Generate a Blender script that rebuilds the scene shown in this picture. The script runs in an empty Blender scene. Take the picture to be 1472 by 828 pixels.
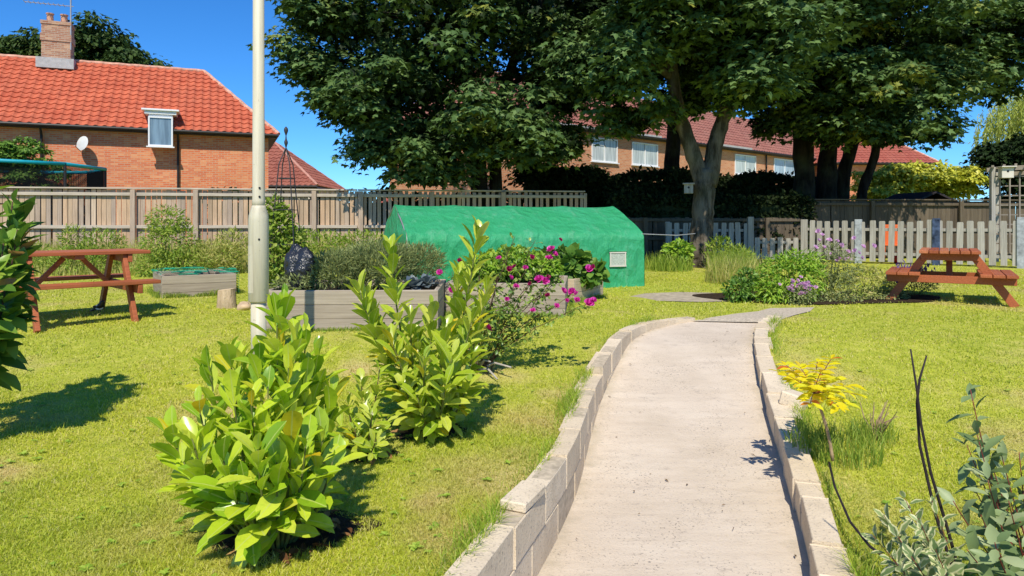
import bpy, bmesh, math
import numpy as np
from mathutils import Vector, Matrix
R = math.radians
rng = np.random.default_rng(7)
scene = bpy.context.scene
COL = scene.collection
EYE = 1.6

# ------------------------------------------------------------------ helpers
def pt(px, py, d):
    """a measured direction and distance in the photo turned into a place in the garden"""
    return np.array([(px - 736) / 1000 * d, d, EYE - (py - 320) / 1000 * d])

def tag(o, label=None, cat=None, group=None, kind=None):
    if label: o['label'] = label
    if cat: o['category'] = cat
    if group: o['group'] = group
    if kind: o['kind'] = kind
    return o

def thing(name, label, cat, loc=(0, 0, 0), rz=0.0, group=None):
    o = bpy.data.objects.new(name, None)
    COL.objects.link(o)
    o.empty_display_size = 0.2
    o.location = [float(v) for v in loc]
    o.rotation_euler = (0, 0, rz)
    return tag(o, label, cat, group)

def dup(root, loc, rz=None, label=None):
    r = root.copy(); COL.objects.link(r)
    r.location = [float(v) for v in loc]
    if rz is not None: r.rotation_euler = (0, 0, rz)
    if label: r['label'] = label
    for ch in list(root.children):
        c = ch.copy(); COL.objects.link(c); c.parent = r
        for g in list(ch.children):
            d = g.copy(); COL.objects.link(d); d.parent = c
    return r

def world_shift(parent):
    s = np.zeros(3)
    while parent is not None:
        s += np.array(parent.location); parent = parent.parent
    return s

def mesh_np(name, V, loops, starts, mat, parent=None, world=True, smooth=False, attrs=None, origin=None):
    V = np.asarray(V, dtype=np.float64).reshape(-1, 3)
    off = np.zeros(3)
    if parent is not None:
        if world: off = world_shift(parent)
    elif origin is not None:
        off = np.asarray(origin, float)
    me = bpy.data.meshes.new(name)
    me.vertices.add(len(V)); me.vertices.foreach_set('co', (V - off).astype(np.float32).ravel())
    me.loops.add(len(loops)); me.loops.foreach_set('vertex_index', np.asarray(loops, dtype=np.int32))
    me.polygons.add(len(starts)); me.polygons.foreach_set('loop_start', np.asarray(starts, dtype=np.int32))
    me.polygons.foreach_set('use_smooth', np.full(len(starts), bool(smooth), dtype=bool))
    if attrs:
        for k, a in attrs.items():
            at = me.attributes.new(k, 'FLOAT', 'POINT'); at.data.foreach_set('value', np.asarray(a, dtype=np.float32))
    me.update(calc_edges=True)
    o = bpy.data.objects.new(name, me); COL.objects.link(o)
    me.materials.append(mat)
    if parent is not None: o.parent = parent
    elif origin is not None: o.location = [float(v) for v in origin]
    return o

class MB:
    def __init__(s): s.V = []; s.F = []; s.n = 0
    def add(s, V, F):
        V = np.asarray(V, float).reshape(-1, 3)
        s.V.append(V); s.F += [tuple(i + s.n for i in f) for f in F]; s.n += len(V); return s
    def frame_box(s, c, ax, ay, az, sx, sy, sz):
        c, ax, ay, az = (np.asarray(v, float) for v in (c, ax, ay, az))
        P = [c + ax * i * sx / 2 + ay * j * sy / 2 + az * k * sz / 2 for k in (-1, 1) for j in (-1, 1) for i in (-1, 1)]
        return s.add(P, [(0, 2, 3, 1), (4, 5, 7, 6), (0, 1, 5, 4), (2, 6, 7, 3), (0, 4, 6, 2), (1, 3, 7, 5)])
    def box(s, c, size, rz=0.0, tilt=0.0):
        ax = np.array([math.cos(rz), math.sin(rz), 0]); ay = np.array([-math.sin(rz), math.cos(rz), 0]); az = np.array([0, 0, 1.])
        if tilt: ax, az = ax * math.cos(tilt) + az * math.sin(tilt), az * math.cos(tilt) - ax * math.sin(tilt)
        return s.frame_box(c, ax, ay, az, *size)
    def beam(s, p0, p1, w, h, up=(0, 0, 1)):
        p0, p1, up = np.asarray(p0, float), np.asarray(p1, float), np.asarray(up, float)
        d = p1 - p0; L = np.linalg.norm(d); d /= L
        sd = np.cross(d, up); sd /= np.linalg.norm(sd); u = np.cross(sd, d)
        return s.frame_box((p0 + p1) / 2, d, sd, u, L, w, h)
    def tube(s, pts, rad, segs=8, cap=True):
        pts = np.asarray(pts, float); n = len(pts)
        rad = np.broadcast_to(np.asarray(rad, float), (n,))
        T = np.gradient(pts, axis=0); T /= np.linalg.norm(T, axis=1)[:, None] + 1e-9
        a = np.array([1., 0, 0]) if abs(T[0][0]) < .8 else np.array([0, 1., 0])
        V = []
        for i in range(n):
            a = a - T[i] * a.dot(T[i]); a /= np.linalg.norm(a); b = np.cross(T[i], a)
            for k in range(segs):
                th = 2 * math.pi * k / segs
                V.append(pts[i] + rad[i] * (a * math.cos(th) + b * math.sin(th)))
        F = [(i * segs + k, i * segs + (k + 1) % segs, (i + 1) * segs + (k + 1) % segs, (i + 1) * segs + k) for i in range(n - 1) for k in range(segs)]
        if cap: F += [tuple(range(segs))[::-1], tuple((n - 1) * segs + k for k in range(segs))]
        return s.add(V, F)
    def lathe(s, prof, segs=20, c=(0, 0, 0)):
        c = np.asarray(c, float)
        V = [c + [r * math.cos(2 * math.pi * k / segs), r * math.sin(2 * math.pi * k / segs), z] for r, z in prof for k in range(segs)]
        n = len(prof)
        F = [(i * segs + k, i * segs + (k + 1) % segs, (i + 1) * segs + (k + 1) % segs, (i + 1) * segs + k) for i in range(n - 1) for k in range(segs)]
        F += [tuple(range(segs))[::-1], tuple((n - 1) * segs + k for k in range(segs))]
        return s.add(V, F)
    def build(s, name, mat, parent=None, world=True, bevel=0.0, smooth=False, origin=None):
        V = np.concatenate(s.V) if s.V else np.zeros((0, 3))
        loops = [i for f in s.F for i in f]
        starts = np.cumsum([0] + [len(f) for f in s.F[:-1]])
        o = mesh_np(name, V, loops, starts, mat, parent, world, smooth, None, origin)
        if bevel:
            bm = bmesh.new(); bm.from_mesh(o.data)
            bmesh.ops.bevel(bm, geom=bm.edges[:], offset=bevel, segments=1, affect='EDGES', clamp_overlap=True)
            bm.to_mesh(o.data); bm.free()
        return o

def blob(c, r, seed=0, rough=.25, sub=3, freq=2.0):
    """lumpy stone / heap surface"""
    bm = bmesh.new(); bmesh.ops.create_icosphere(bm, subdivisions=sub, radius=1)
    V = np.array([v.co[:] for v in bm.verts]); F = [tuple(v.index for v in f.verts) for f in bm.faces]; bm.free()
    g = np.random.default_rng(seed)
    d = np.zeros(len(V))
    for k in range(7):
        w = g.normal(size=3) * freq * (1 + k * .5); d += np.sin(V @ w + g.uniform(0, 6)) / (1.5 + k)
    V = V * (1 + rough * d / 2)[:, None]
    return V * np.asarray(r) + np.asarray(c), F

def unit(v):
    return v / (np.linalg.norm(v, axis=-1, keepdims=True) + 1e-9)

# leaf templates: (u along, v across, w up), faces
def leaf_template(stations, fold=.25, curl=.15):
    V = []; F = []; A = []
    mids = []
    for i, (u, h) in enumerate(stations):
        w = -curl * u * u
        if h <= 0:
            mids.append((len(V), None, None)); V.append((u, 0, w)); A.append(0)
        else:
            mids.append((len(V), len(V) + 1, len(V) + 2))
            V += [(u, 0, w), (u, h, w + fold * h * .5), (u, -h, w + fold * h * .5)]; A += [0, 1, 1]
    for a, b in zip(mids[:-1], mids[1:]):
        if a[1] is None:
            F += [(a[0], b[0], b[1]), (a[0], b[2], b[0])]
        elif b[1] is None:
            F += [(a[0], b[0], a[1]), (a[0], a[2], b[0])]
        else:
            F += [(a[0], b[0], b[1], a[1]), (a[0], a[2], b[2], b[0])]
    return np.array(V, float), F, np.array(A, float)

T_LAUREL = leaf_template([(0, 0), (.10, .12), (.35, .38), (.65, .5), (.86, .36), (1, 0)], .32, .22)
T_OVAL = leaf_template([(0, 0), (.2, .33), (.55, .5), (.82, .28), (1, 0)], .3, .2)
T_SMALL = leaf_template([(0, 0), (.45, .5), (1, 0)], .4, .15)
T_NARROW = leaf_template([(0, 0), (.4, .5), (1, 0)], .3, .3)
T_PETAL = leaf_template([(0, 0), (.35, .38), (.75, .55), (.97, .28)], .25, -.15)
def maple():
    ang = [180, 115, 88, 62, 45, 25, 0, -25, -45, -62, -88, -115]
    rad = [.12, .48, .34, .78, .42, .55, 1.0, .55, .42, .78, .34, .48]
    V = [(r * math.cos(R(a)) * .85 + .1, r * math.sin(R(a)), -.18 * (r * math.cos(R(a))) ** 2 - .22 * abs(r * math.sin(R(a)))) for a, r in zip(ang, rad)]
    V.append((.1, 0, 0.02)); c = 12
    F = [(c, i, (i + 1) % 12) for i in range(12)]
    return np.array(V, float), F, np.zeros(13)
T_MAPLE = maple()

def leaves(name, P, D, N, L, W, T, mat, parent=None, smooth=False, origin=None, tone=None):
    P, D, N = np.asarray(P, float), unit(np.asarray(D, float)), np.asarray(N, float)
    n = len(P)
    L = np.broadcast_to(np.asarray(L, float), (n,)); W = np.broadcast_to(np.asarray(W, float), (n,))
    S = unit(np.cross(D, N)); N = np.cross(S, D)
    TV, TF, TA = T
    m = len(TV)
    V = (P[:, None, :] + (L[:, None] * TV[None, :, 0])[..., None] * D[:, None, :] + (W[:, None] * TV[None, :, 1])[..., None] * S[:, None, :]
         + (L[:, None] * TV[None, :, 2])[..., None] * N[:, None, :]).reshape(-1, 3)
    base = np.concatenate([np.array(f) for f in TF]); sizes = np.array([len(f) for f in TF])
    loops = (base[None, :] + (np.arange(n) * m)[:, None]).ravel()
    st = np.concatenate([[0], np.cumsum(sizes)[:-1]])
    starts = (st[None, :] + (np.arange(n) * sizes.sum())[:, None]).ravel()
    attrs = {'edge': np.tile(TA, n)}
    if tone is not None: attrs['tone'] = np.repeat(tone, m)
    return mesh_np(name, V, loops, starts, mat, parent, True, smooth, attrs, origin)

def blades(name, P, H, Wd, lean, mat, parent=None, origin=None, g=rng, kind=None):
    """upright grass blades: base pair, middle pair, tip"""
    n = len(P); P = np.asarray(P, float)
    H = np.broadcast_to(np.asarray(H, float), (n,)); Wd = np.broadcast_to(np.asarray(Wd, float), (n,)); lean = np.broadcast_to(np.asarray(lean, float), (n,))
    a = g.uniform(0, 2 * math.pi, n); b = g.uniform(0, 2 * math.pi, n)
    s = np.stack([np.cos(a), np.sin(a), 0 * a], 1); l = np.stack([np.cos(b), np.sin(b), 0 * b], 1)
    up = np.array([0, 0, 1.])
    mid = P + up * (H * .55)[:, None] + l * (H * lean * .3)[:, None]
    tip = P + up * (H * np.sqrt(np.maximum(.15, 1 - (lean * .7) ** 2)))[:, None] + l * (H * lean)[:, None]
    w = (Wd / 2)[:, None] * s
    V = np.stack([P - w, P + w, mid + w * .75, mid - w * .75, tip], 1).reshape(-1, 3)
    loops = (np.array([0, 1, 2, 3, 3, 2, 4])[None] + (np.arange(n) * 5)[:, None]).ravel()
    starts = (np.array([0, 4])[None] + (np.arange(n) * 7)[:, None]).ravel()
    attr = {'edge': np.tile(np.array([0, 0, .55, .55, 1.]), n)}
    return mesh_np(name, V, loops, starts, mat, parent, True, False, attr, origin)

# ------------------------------------------------------------------ materials
class NT:
    def __init__(s, name):
        s.m = bpy.data.materials.new(name); s.m.use_nodes = True; s.t = s.m.node_tree; s.t.nodes.clear()
        s.out = s.t.nodes.new('ShaderNodeOutputMaterial')
    def n(s, typ, ins=None, **kw):
        nd = s.t.nodes.new('ShaderNode' + typ)
        for k, v in kw.items(): setattr(nd, k, v)
        if ins:
            for k, v in ins.items():
                if isinstance(v, bpy.types.NodeSocket): s.t.links.new(v, nd.inputs[k])
                else: nd.inputs[k].default_value = v
        return nd
    def noise(s, vec, scale, detail=3, rough=.55):
        return s.n('TexNoise', {'Vector': vec, 'Scale': scale, 'Detail': detail, 'Roughness': rough}).outputs['Fac']
    def ramp(s, fac, stops):
        r = s.n('ValToRGB', {'Fac': fac}); e = r.color_ramp.elements
        while len(e) < len(stops): e.new(.5)
        for el, (p, c) in zip(e, stops):
            el.position = p; el.color = (*c, 1) if len(c) == 3 else c
        return r.outputs['Color']
    def mix(s, fac, a, b, mode='MIX'):
        nd = s.n('Mix', data_type='RGBA', blend_type=mode)
        for i, v in ((0, fac), (6, a), (7, b)):
            if isinstance(v, bpy.types.NodeSocket): s.t.links.new(v, nd.inputs[i])
            else: nd.inputs[i].default_value = v if i == 0 else ((*v, 1) if len(v) == 3 else v)
        return nd.outputs[2]
    def math(s, op, a, b=0.0):
        nd = s.n('Math', operation=op)
        for i, v in ((0, a), (1, b)):
            if isinstance(v, bpy.types.NodeSocket): s.t.links.new(v, nd.inputs[i])
            else: nd.inputs[i].default_value = v
        return nd.outputs[0]
    def mapping(s, vec, scale):
        return s.n('Mapping', {'Vector': vec, 'Scale': scale}).outputs[0]
    @property
    def pos(s): return s.n('NewGeometry').outputs['Position']
    @property
    def island(s): return s.n('NewGeometry').outputs['Random Per Island']
    @property
    def obj(s): return s.n('TexCoord').outputs['Object']
    def attr(s, k): return s.n('Attribute', attribute_name=k).outputs['Fac']
    def bump(s, h, strength=.4, dist=.02):
        return s.n('Bump', {'Height': h, 'Strength': strength, 'Distance': dist}).outputs[0]
    def pbr(s, col, rough=.8, normal=None, spec=.3, metal=0.0):
        ins = {'Roughness': rough, 'Specular IOR Level': spec, 'Metallic': metal}
        ins['Base Color'] = col if isinstance(col, bpy.types.NodeSocket) else (*col, 1)
        if normal is not None: ins['Normal'] = normal
        b = s.n('BsdfPrincipled', ins)
        s.t.links.new(b.outputs[0], s.out.inputs[0]); return s.m
    def leaf(s, col, trans=.35, gloss=.06, rough=.4, tcol=None):
        d = s.n('BsdfDiffuse', {'Color': col})
        t = s.n('BsdfTranslucent', {'Color': tcol if tcol is not None else col})
        m = s.n('MixShader', {0: trans, 1: d.outputs[0], 2: t.outputs[0]})
        if gloss > 0:
            gl = s.n('BsdfGlossy', {'Color': (1, 1, 1, 1), 'Roughness': rough})
            m = s.n('MixShader', {0: gloss, 1: m.outputs[0], 2: gl.outputs[0]})
        s.t.links.new(m.outputs[0], s.out.inputs[0]); return s.m

def m_plain(name, col, rough=.7, var=.12, scale=12, spec=.3, metal=0.0):
    t = NT(name); c = np.array(col)
    n = t.noise(t.obj, scale, 4)
    return t.pbr(t.ramp(n, [(.3, tuple(c * (1 - var))), (.7, tuple(np.minimum(1, c * (1 + var))))]), rough, t.bump(n, .15, .01), spec, metal)

def m_leaf(name, stops, trans=.35, gloss=.06, rough=.4, clump=0.0, clump_col=(.25, .25, .03), clump_scale=.9, edge=None, rib=None, blotch=0.0):
    t = NT(name)
    col = t.ramp(t.island, stops)
    if clump > 0:
        nz = t.noise(t.pos, clump_scale, 2)
        f = t.ramp(nz, [(.60, (0, 0, 0)), (.72, (clump,) * 3)])
        col = t.mix(f, col, clump_col)
    if blotch > 0:
        col = t.mix(t.ramp(t.noise(t.pos, 28, 3, .6), [(.5, (0,) * 3), (.75, (blotch,) * 3)]), col, t.mix(1.0, col, (.5, .6, .4), 'MULTIPLY'))
    if rib is not None:
        col = t.mix(t.ramp(t.attr('edge'), [(.03, (.75,) * 3), (.11, (0,) * 3)]), col, rib)
    if edge is not None:
        e = t.attr('edge')
        nz = t.noise(t.pos, 60, 2)
        f = t.ramp(t.math('ADD', e, t.math('MULTIPLY', nz, .5)), [(.75, (0, 0, 0)), (.95, (1, 1, 1))])
        col = t.mix(f, col, edge)
    return t.leaf(col, trans, gloss, rough)

def m_wood(name, cols, axis='x', rough=.75, grain=40, scale_long=2.5, spec=.2, per_island=True, dirt=.3):
    t = NT(name)
    sc = {'x': (scale_long, grain, grain), 'y': (grain, scale_long, grain), 'z': (grain, grain, scale_long)}[axis]
    v = t.obj
    if per_island:
        v = t.n('VectorMath', {0: v, 1: t.n('CombineXYZ', {0: t.math('MULTIPLY', t.island, 37.), 1: t.math('MULTIPLY', t.island, 19.), 2: t.math('MULTIPLY', t.island, 53.)}).outputs[0]}, operation='ADD').outputs[0]
    n = t.noise(t.mapping(v, sc), 1, 5, .65)
    base = t.ramp(t.island, [(i / max(1, len(cols) - 1), c) for i, c in enumerate(cols)]) if per_island else t.mix(0., cols[0], cols[0])
    col = t.mix(t.ramp(n, [(.3, (.65,) * 3), (.65, (0,) * 3)]), base, t.mix(1.0, base, (.45, .42, .4), 'MULTIPLY'))
    big = t.noise(t.obj, 1.8, 3)
    col = t.mix(t.ramp(big, [(.45, (0,) * 3), (.75, (dirt,) * 3)]), col, t.mix(1.0, col, (.5, .5, .45), 'MULTIPLY'))
    return t.pbr(col, rough, t.bump(n, .35, .006), spec)

def m_brick(name, a, b, mortar, bw=.225, bh=.075, patch=.5, mottled=(.62, .40, .25)):
    t = NT(name)
    sep = t.n('SeparateXYZ', {0: t.obj})
    vec = t.n('CombineXYZ', {0: t.math('ADD', sep.outputs[0], sep.outputs[1]), 1: sep.outputs[2]}).outputs[0]
    br = t.n('TexBrick', {'Vector': vec, 'Color1': (*a, 1), 'Color2': (*b, 1), 'Mortar': (*mortar, 1), 'Scale': 1.0, 'Mortar Size': .010, 'Mortar Smooth': .2, 'Bias': 0.0, 'Brick Width': bw, 'Row Height': bh})
    # brick-sized colour jitter
    cell = t.n('TexWhiteNoise', {'Vector': t.n('VectorMath', {0: vec, 1: (bw / 1, bh, 1)}, operation='SNAP').outputs[0]}).outputs['Value']
    c = t.mix(t.ramp(cell, [(.55, (0,) * 3), (1, (patch,) * 3)]), br.outputs[0], mottled)
    c = t.mix(t.ramp(t.noise(t.obj, .9, 4), [(.4, (0,) * 3), (.75, (.35,) * 3)]), c, t.mix(1.0, c, (.62, .55, .5), 'MULTIPLY'))
    return t.pbr(c, .9, t.bump(br.outputs[1], -.4, .01), .1)

def m_tile(name, a, b, dirt):
    t = NT(name)
    sep = t.n('SeparateXYZ', {0: t.obj})
    cell = t.n('TexWhiteNoise', {'Vector': t.n('VectorMath', {0: t.obj, 1: (.3, .25, .25)}, operation='SNAP').outputs[0]}).outputs['Value']
    c = t.ramp(cell, [(0, a), (1, b)])
    c = t.mix(t.ramp(t.noise(t.obj, 1.1, 5, .7), [(.45, (0,) * 3), (.75, (.45,) * 3)]), c, dirt)
    return t.pbr(c, .8, t.bump(t.noise(t.obj, 30, 2), .2, .01), .2)

# --- ground surfaces
def dry_spots(t, p):
    """worn yellow patches at known places on the lawn"""
    f = None
    for x, y, r in ((-.02, 3.45, .55), (.2, 4.35, .42), (-.25, 2.75, .3), (-.35, 3.1, .22), (.35, 5.0, .25), (2.35, 5.6, .5), (3.2, 4.3, .5), (2.3, 3.3, .35), (-1.9, 4.6, .45), (-2.6, 3.4, .35), (-1.2, 5.6, .4)):
        d = t.n('VectorMath', {0: p, 1: (x, y, .4)}, operation='DISTANCE').outputs['Value']
        d = t.math('ADD', d, t.math('MULTIPLY', t.math('SUBTRACT', t.noise(p, 3.2, 5, .65), .5), .9))
        m = t.n('MapRange', {0: d, 1: r, 2: r * .2, 3: 0., 4: .95}).outputs[0]
        f = m if f is None else t.math('MAXIMUM', f, m)
    return f
def m_lawn():
    t = NT('lawn'); p = t.pos
    n1 = t.noise(p, .9, 5, .6); n2 = t.noise(p, 9, 4, .7); n3 = t.noise(p, 110, 2)
    g = t.ramp(n2, [(.3, (.34, .38, .045)), (.55, (.50, .51, .07)), (.75, (.62, .56, .15))])
    dry = t.ramp(n1, [(.54, (0,) * 3), (.72, (.75,) * 3)])
    c = t.mix(t.math('MAXIMUM', dry, dry_spots(t, p)), g, (.64, .51, .21))
    c = t.mix(t.ramp(n3, [(.35, (.45,) * 3), (.55, (0,) * 3)]), c, (.13, .18, .022))
    return t.pbr(c, .95, t.bump(n3, .6, .02), .05)
def m_grass():
    t = NT('grass_blade'); p = t.pos
    base = t.ramp(t.island, [(0, (.42, .49, .032)), (.35, (.62, .67, .046)), (.7, (.75, .74, .085)), (.88, (.84, .76, .22)), (1, (.76, .64, .30))])
    n1 = t.noise(p, .9, 5, .6)
    dry = t.ramp(n1, [(.54, (0,) * 3), (.72, (.75,) * 3)])
    n4 = t.noise(p, .55, 4, .65)
    base = t.mix(t.math('MAXIMUM', dry, dry_spots(t, p)), base, t.mix(t.island, (.80, .62, .26), (.62, .54, .16)))
    base = t.mix(t.ramp(n4, [(.40, (.45,) * 3), (.58, (0,) * 3)]), base, (.34, .46, .04))
    c = t.mix(t.ramp(t.attr('edge'), [(0, (.45,) * 3), (.6, (0,) * 3)]), base, t.mix(1.0, base, (.6, .55, .4), 'MULTIPLY'))
    return t.leaf(c, .42, .02, .5)
def m_concrete_path():
    t = NT('path_concrete'); p = t.obj
    n1 = t.noise(p, 1.3, 6, .65)
    br = t.noise(t.mapping(p, (1.6, 9, 1)), 1, 6, .7)
    sp = t.noise(p, 70, 4, .7); md = t.noise(t.mapping(p, (5, 11, 1)), 1.4, 6, .75)
    c = t.ramp(n1, [(.25, (.55, .45, .335)), (.5, (.66, .55, .425)), (.8, (.73, .63, .50))])
    c = t.mix(t.ramp(br, [(.36, (.4,) * 3), (.56, (0,) * 3)]), c, (.52, .42, .31))
    c = t.mix(t.ramp(md, [(.56, (0,) * 3), (.74, (.6,) * 3)]), c, (.36, .295, .235))
    gate = t.ramp(t.noise(p, 3.5, 4, .7), [(.42, (.12,) * 3), (.60, (1,) * 3)])
    c = t.mix(t.math('MULTIPLY', t.ramp(sp, [(.575, (0,) * 3), (.64, (.8,) * 3)]), gate), c, (.17, .14, .12))
    ed = t.math('ADD', t.attr('side'), t.math('MULTIPLY', t.math('SUBTRACT', t.noise(p, 6, 5, .7), .5), .55))
    c = t.mix(t.ramp(ed, [(.80, (0,) * 3), (1.0, (.6,) * 3)]), c, (.34, .29, .19))
    c = t.mix(t.ramp(t.noise(p, .8, 4, .6), [(.5, (0,) * 3), (.72, (.4,) * 3)]), c, (.50, .41, .32))
    return t.pbr(c, .92, t.bump(t.math('ADD', t.math('MULTIPLY', br, .6), t.math('ADD', sp, md)), .5, .008), .1)
def m_block():
    t = NT('concrete_block'); p = t.obj
    n1 = t.noise(p, 5, 5, .7); n2 = t.noise(p, 90, 3)
    c = t.ramp(t.island, [(0, (.66, .53, .365)), (.5, (.71, .58, .41)), (1, (.76, .63, .455))])
    c = t.mix(t.ramp(n1, [(.45, (0,) * 3), (.75, (.55,) * 3)]), c, (.45, .36, .25))
    c = t.mix(t.ramp(n2, [(.58, (0,) * 3), (.68, (.6,) * 3)]), c, (.20, .17, .14))
    return t.pbr(c, .95, t.bump(t.math('ADD', n2, t.math('MULTIPLY', n1, 2.)), .6, .008), .1)
def m_tarp():
    t = NT('green_sheeting'); p = t.obj
    w = t.noise(t.mapping(p, (4.5, 2.5, 1.6)), 1.3, 6, .72)
    n = t.noise(p, 2.2, 4)
    sc = t.noise(t.mapping(p, (18, 12, 3)), 1, 4, .75)
    chk = t.n('TexChecker', {'Vector': p, 'Scale': 110., 'Color1': (.04, .42, .16, 1), 'Color2': (.055, .50, .20, 1)}).outputs[0]
    c = t.mix(t.ramp(n, [(.35, (0,) * 3), (.7, (.6,) * 3)]), chk, (.08, .54, .27))
    c = t.mix(t.ramp(w, [(.54, (0,) * 3), (.74, (.5,) * 3)]), c, (.30, .64, .41))  # pale streaks paint the sheen of the plastic into its colour
    c = t.mix(t.ramp(sc, [(.70, (0,) * 3), (.78, (.5,) * 3)]), c, (.3, .5, .36))
    b = t.n('BsdfPrincipled', {'Base Color': c, 'Roughness': .5, 'Specular IOR Level': .4, 'Normal': t.bump(t.math('ADD', w, t.math('ADD', t.math('MULTIPLY', n, .5), t.math('MULTIPLY', t.n('TexVoronoi', {'Vector': t.mapping(p, (3.2, 3.2, 2.2)), 'Scale': 1.5}, feature='DISTANCE_TO_EDGE').outputs['Distance'], -.8))), .95, .06)})
    tr = t.n('BsdfTranslucent', {'Color': c})
    m = t.n('MixShader', {0: .3, 1: b.outputs[0], 2: tr.outputs[0]})
    t.t.links.new(m.outputs[0], t.out.inputs[0]); return t.m
def m_glass(name, tint=(.35, .42, .5), rough=.08):
    t = NT(name)
    c = t.ramp(t.noise(t.mapping(t.obj, (9, 9, .8)), 1, 3), [(.35, tuple(np.array(tint) * .6)), (.65, tint)])
    return t.pbr(c, rough, None, .6)
def m_bark(name, a, b):
    t = NT(name); p = t.obj
    n = t.noise(t.mapping(p, (6, 6, 1.5)), 1, 6, .7); n2 = t.noise(p, 1.4, 3)
    c = t.ramp(n, [(.40, a), (.60, b)])
    c = t.mix(t.ramp(n2, [(.5, (0,) * 3), (.7, (.5,) * 3)]), c, (.09, .10, .05))
    return t.pbr(c, .95, t.bump(n, 1.0, .06), .1)
def m_soil():
    t = NT('soil'); n = t.noise(t.obj, 25, 5, .7)
    return t.pbr(t.ramp(n, [(.3, (.025, .017, .011)), (.7, (.08, .055, .035))]), 1, t.bump(n, 1, .03), .05)
def m_bin():
    t = NT('black_polythene'); n = t.noise(t.obj, 9, 4, .6)
    return t.pbr(t.ramp(n, [(.3, (.012, .013, .016)), (.7, (.03, .032, .038))]), .28, t.bump(n, 1, .05), .6)
def m_net(name, col, dens, cell):
    t = NT(name)
    sep = t.n('SeparateXYZ', {0: t.obj})
    a = t.math('ADD', t.math('ADD', sep.outputs[0], sep.outputs[1]), 0.); b = sep.outputs[2]
    f1 = t.math('LESS_THAN', t.math('FRACT', t.math('MULTIPLY', a, cell)), dens)
    f2 = t.math('LESS_THAN', t.math('FRACT', t.math('MULTIPLY', b, cell)), dens)
    f = t.math('MAXIMUM', f1, f2)
    d = t.n('BsdfDiffuse', {'Color': (*col, 1)}); tr = t.n('BsdfTransparent')
    m = t.n('MixShader', {0: f, 1: tr.outputs[0], 2: d.outputs[0]})
    t.t.links.new(m.outputs[0], t.out.inputs[0]); return t.m

M = {}
M['lawn'] = m_lawn(); M['grass'] = m_grass(); M['path'] = m_concrete_path(); M['block'] = m_block()
M['mortar'] = m_plain('mortar', (.50, .41, .29), .95, .25, 30)
M['asphalt'] = m_plain('asphalt_path', (.50, .42, .315), .95, .3, 40, .1)
M['slab'] = m_plain('slab_path', (.42, .35, .25), .95, .25, 14, .1)
M['soil'] = m_soil(); M['tarp'] = m_tarp(); M['black_bag'] = m_bin()
M['table'] = m_wood('stained_table_wood', [(.37, .095, .034), (.50, .15, .058), (.60, .21, .09), (.42, .11, .04), (.54, .16, .06)], 'x', .55, 60, 1.6, .3, dirt=.6)
M['table_end'] = M['table']
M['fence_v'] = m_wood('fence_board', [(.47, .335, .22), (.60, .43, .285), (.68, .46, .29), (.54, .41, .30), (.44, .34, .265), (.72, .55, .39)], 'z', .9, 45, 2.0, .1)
M['fence_rail'] = m_wood('fence_rail', [(.52, .42, .32), (.62, .53, .42)], 'x', .9, 45, 2, .1)
M['picket'] = m_wood('picket_wood', [(.36, .335, .29), (.45, .42, .37), (.53, .495, .435), (.40, .37, .32)], 'z', .9, 40, 2, .1)
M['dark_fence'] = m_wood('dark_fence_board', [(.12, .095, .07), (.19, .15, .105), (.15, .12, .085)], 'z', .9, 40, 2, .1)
M['sleeper'] = m_wood('bed_timber', [(.47, .395, .30), (.55, .465, .36), (.41, .34, .26)], 'x', .9, 50, 1.5, .1)
M['sleeper_tan'] = m_wood('bed_timber_tan', [(.58, .45, .29), (.66, .53, .36)], 'x', .9, 50, 1.5, .1)
M['trellis'] = m_wood('trellis_wood', [(.26, .22, .17), (.36, .31, .25)], 'z', .9, 40, 2, .1)
M['log'] = m_bark('log_bark', (.42, .30, .18), (.66, .50, .33)); M['log_end'] = m_plain('log_end', (.72, .54, .34), .9, .2, 30)
M['bark'] = m_bark('sycamore_bark', (.05, .040, .028), (.19, .155, .115))
M['bark_dark'] = m_bark('dark_bark', (.012, .010, .008), (.040, .032, .024))  # near black: shade under the crowns put into the bark colour
M['brick'] = m_brick('orange_brick', (.64, .155, .065), (.72, .235, .10), (.52, .36, .25), patch=.5, mottled=(.80, .43, .22))
M['brick2'] = m_brick('terrace_brick', (.56, .19, .08), (.66, .28, .13), (.55, .42, .30), patch=.35)
M['brick_ch'] = m_brick('chimney_brick', (.36, .15, .09), (.47, .26, .17), (.45, .38, .3), patch=.6)
M['tile'] = m_tile('orange_pantile', (.46, .10, .05), (.58, .15, .075), (.36, .115, .07))
M['tile_brown'] = m_tile('brown_tile', (.27, .085, .06), (.36, .13, .09), (.25, .115, .085))
M['tile_dusky'] = m_tile('dusky_tile', (.25, .095, .075), (.33, .14, .105), (.24, .14, .115))
M['tile_red'] = m_tile('red_tile', (.33, .085, .06), (.40, .12, .08), (.34, .13, .1))
M['ridge'] = m_plain('ridge_mortar', (.62, .33, .23), .9, .3, 6)
M['lead'] = m_plain('lead_flashing', (.42, .41, .40), .7, .15, 8)
M['render'] = m_plain('pale_render', (.62, .57, .48), .9, .08, 3)
M['white'] = m_plain('white_plastic', (.80, .80, .80), .4, .04, 5)
M['gutter'] = m_plain('black_plastic', (.025, .022, .022), .5, .1, 5)
M['glass_blue'] = m_glass('window_glass', (.22, .31, .38)); M['curtain'] = m_glass('window_net_curtain', (.62, .66, .62), .25)
M['curtain_blue'] = m_glass('window_blue_curtain', (.50, .66, .80), .2)
M['pot'] = m_plain('chimney_pot', (.55, .3, .2), .9, .2, 6)
M['metal_grey'] = m_plain('grey_metal', (.35, .35, .36), .5, .1, 8, .5, .4)
M['dish'] = m_plain('dish_enamel', (.62, .61, .58), .5, .08, 5)
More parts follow.
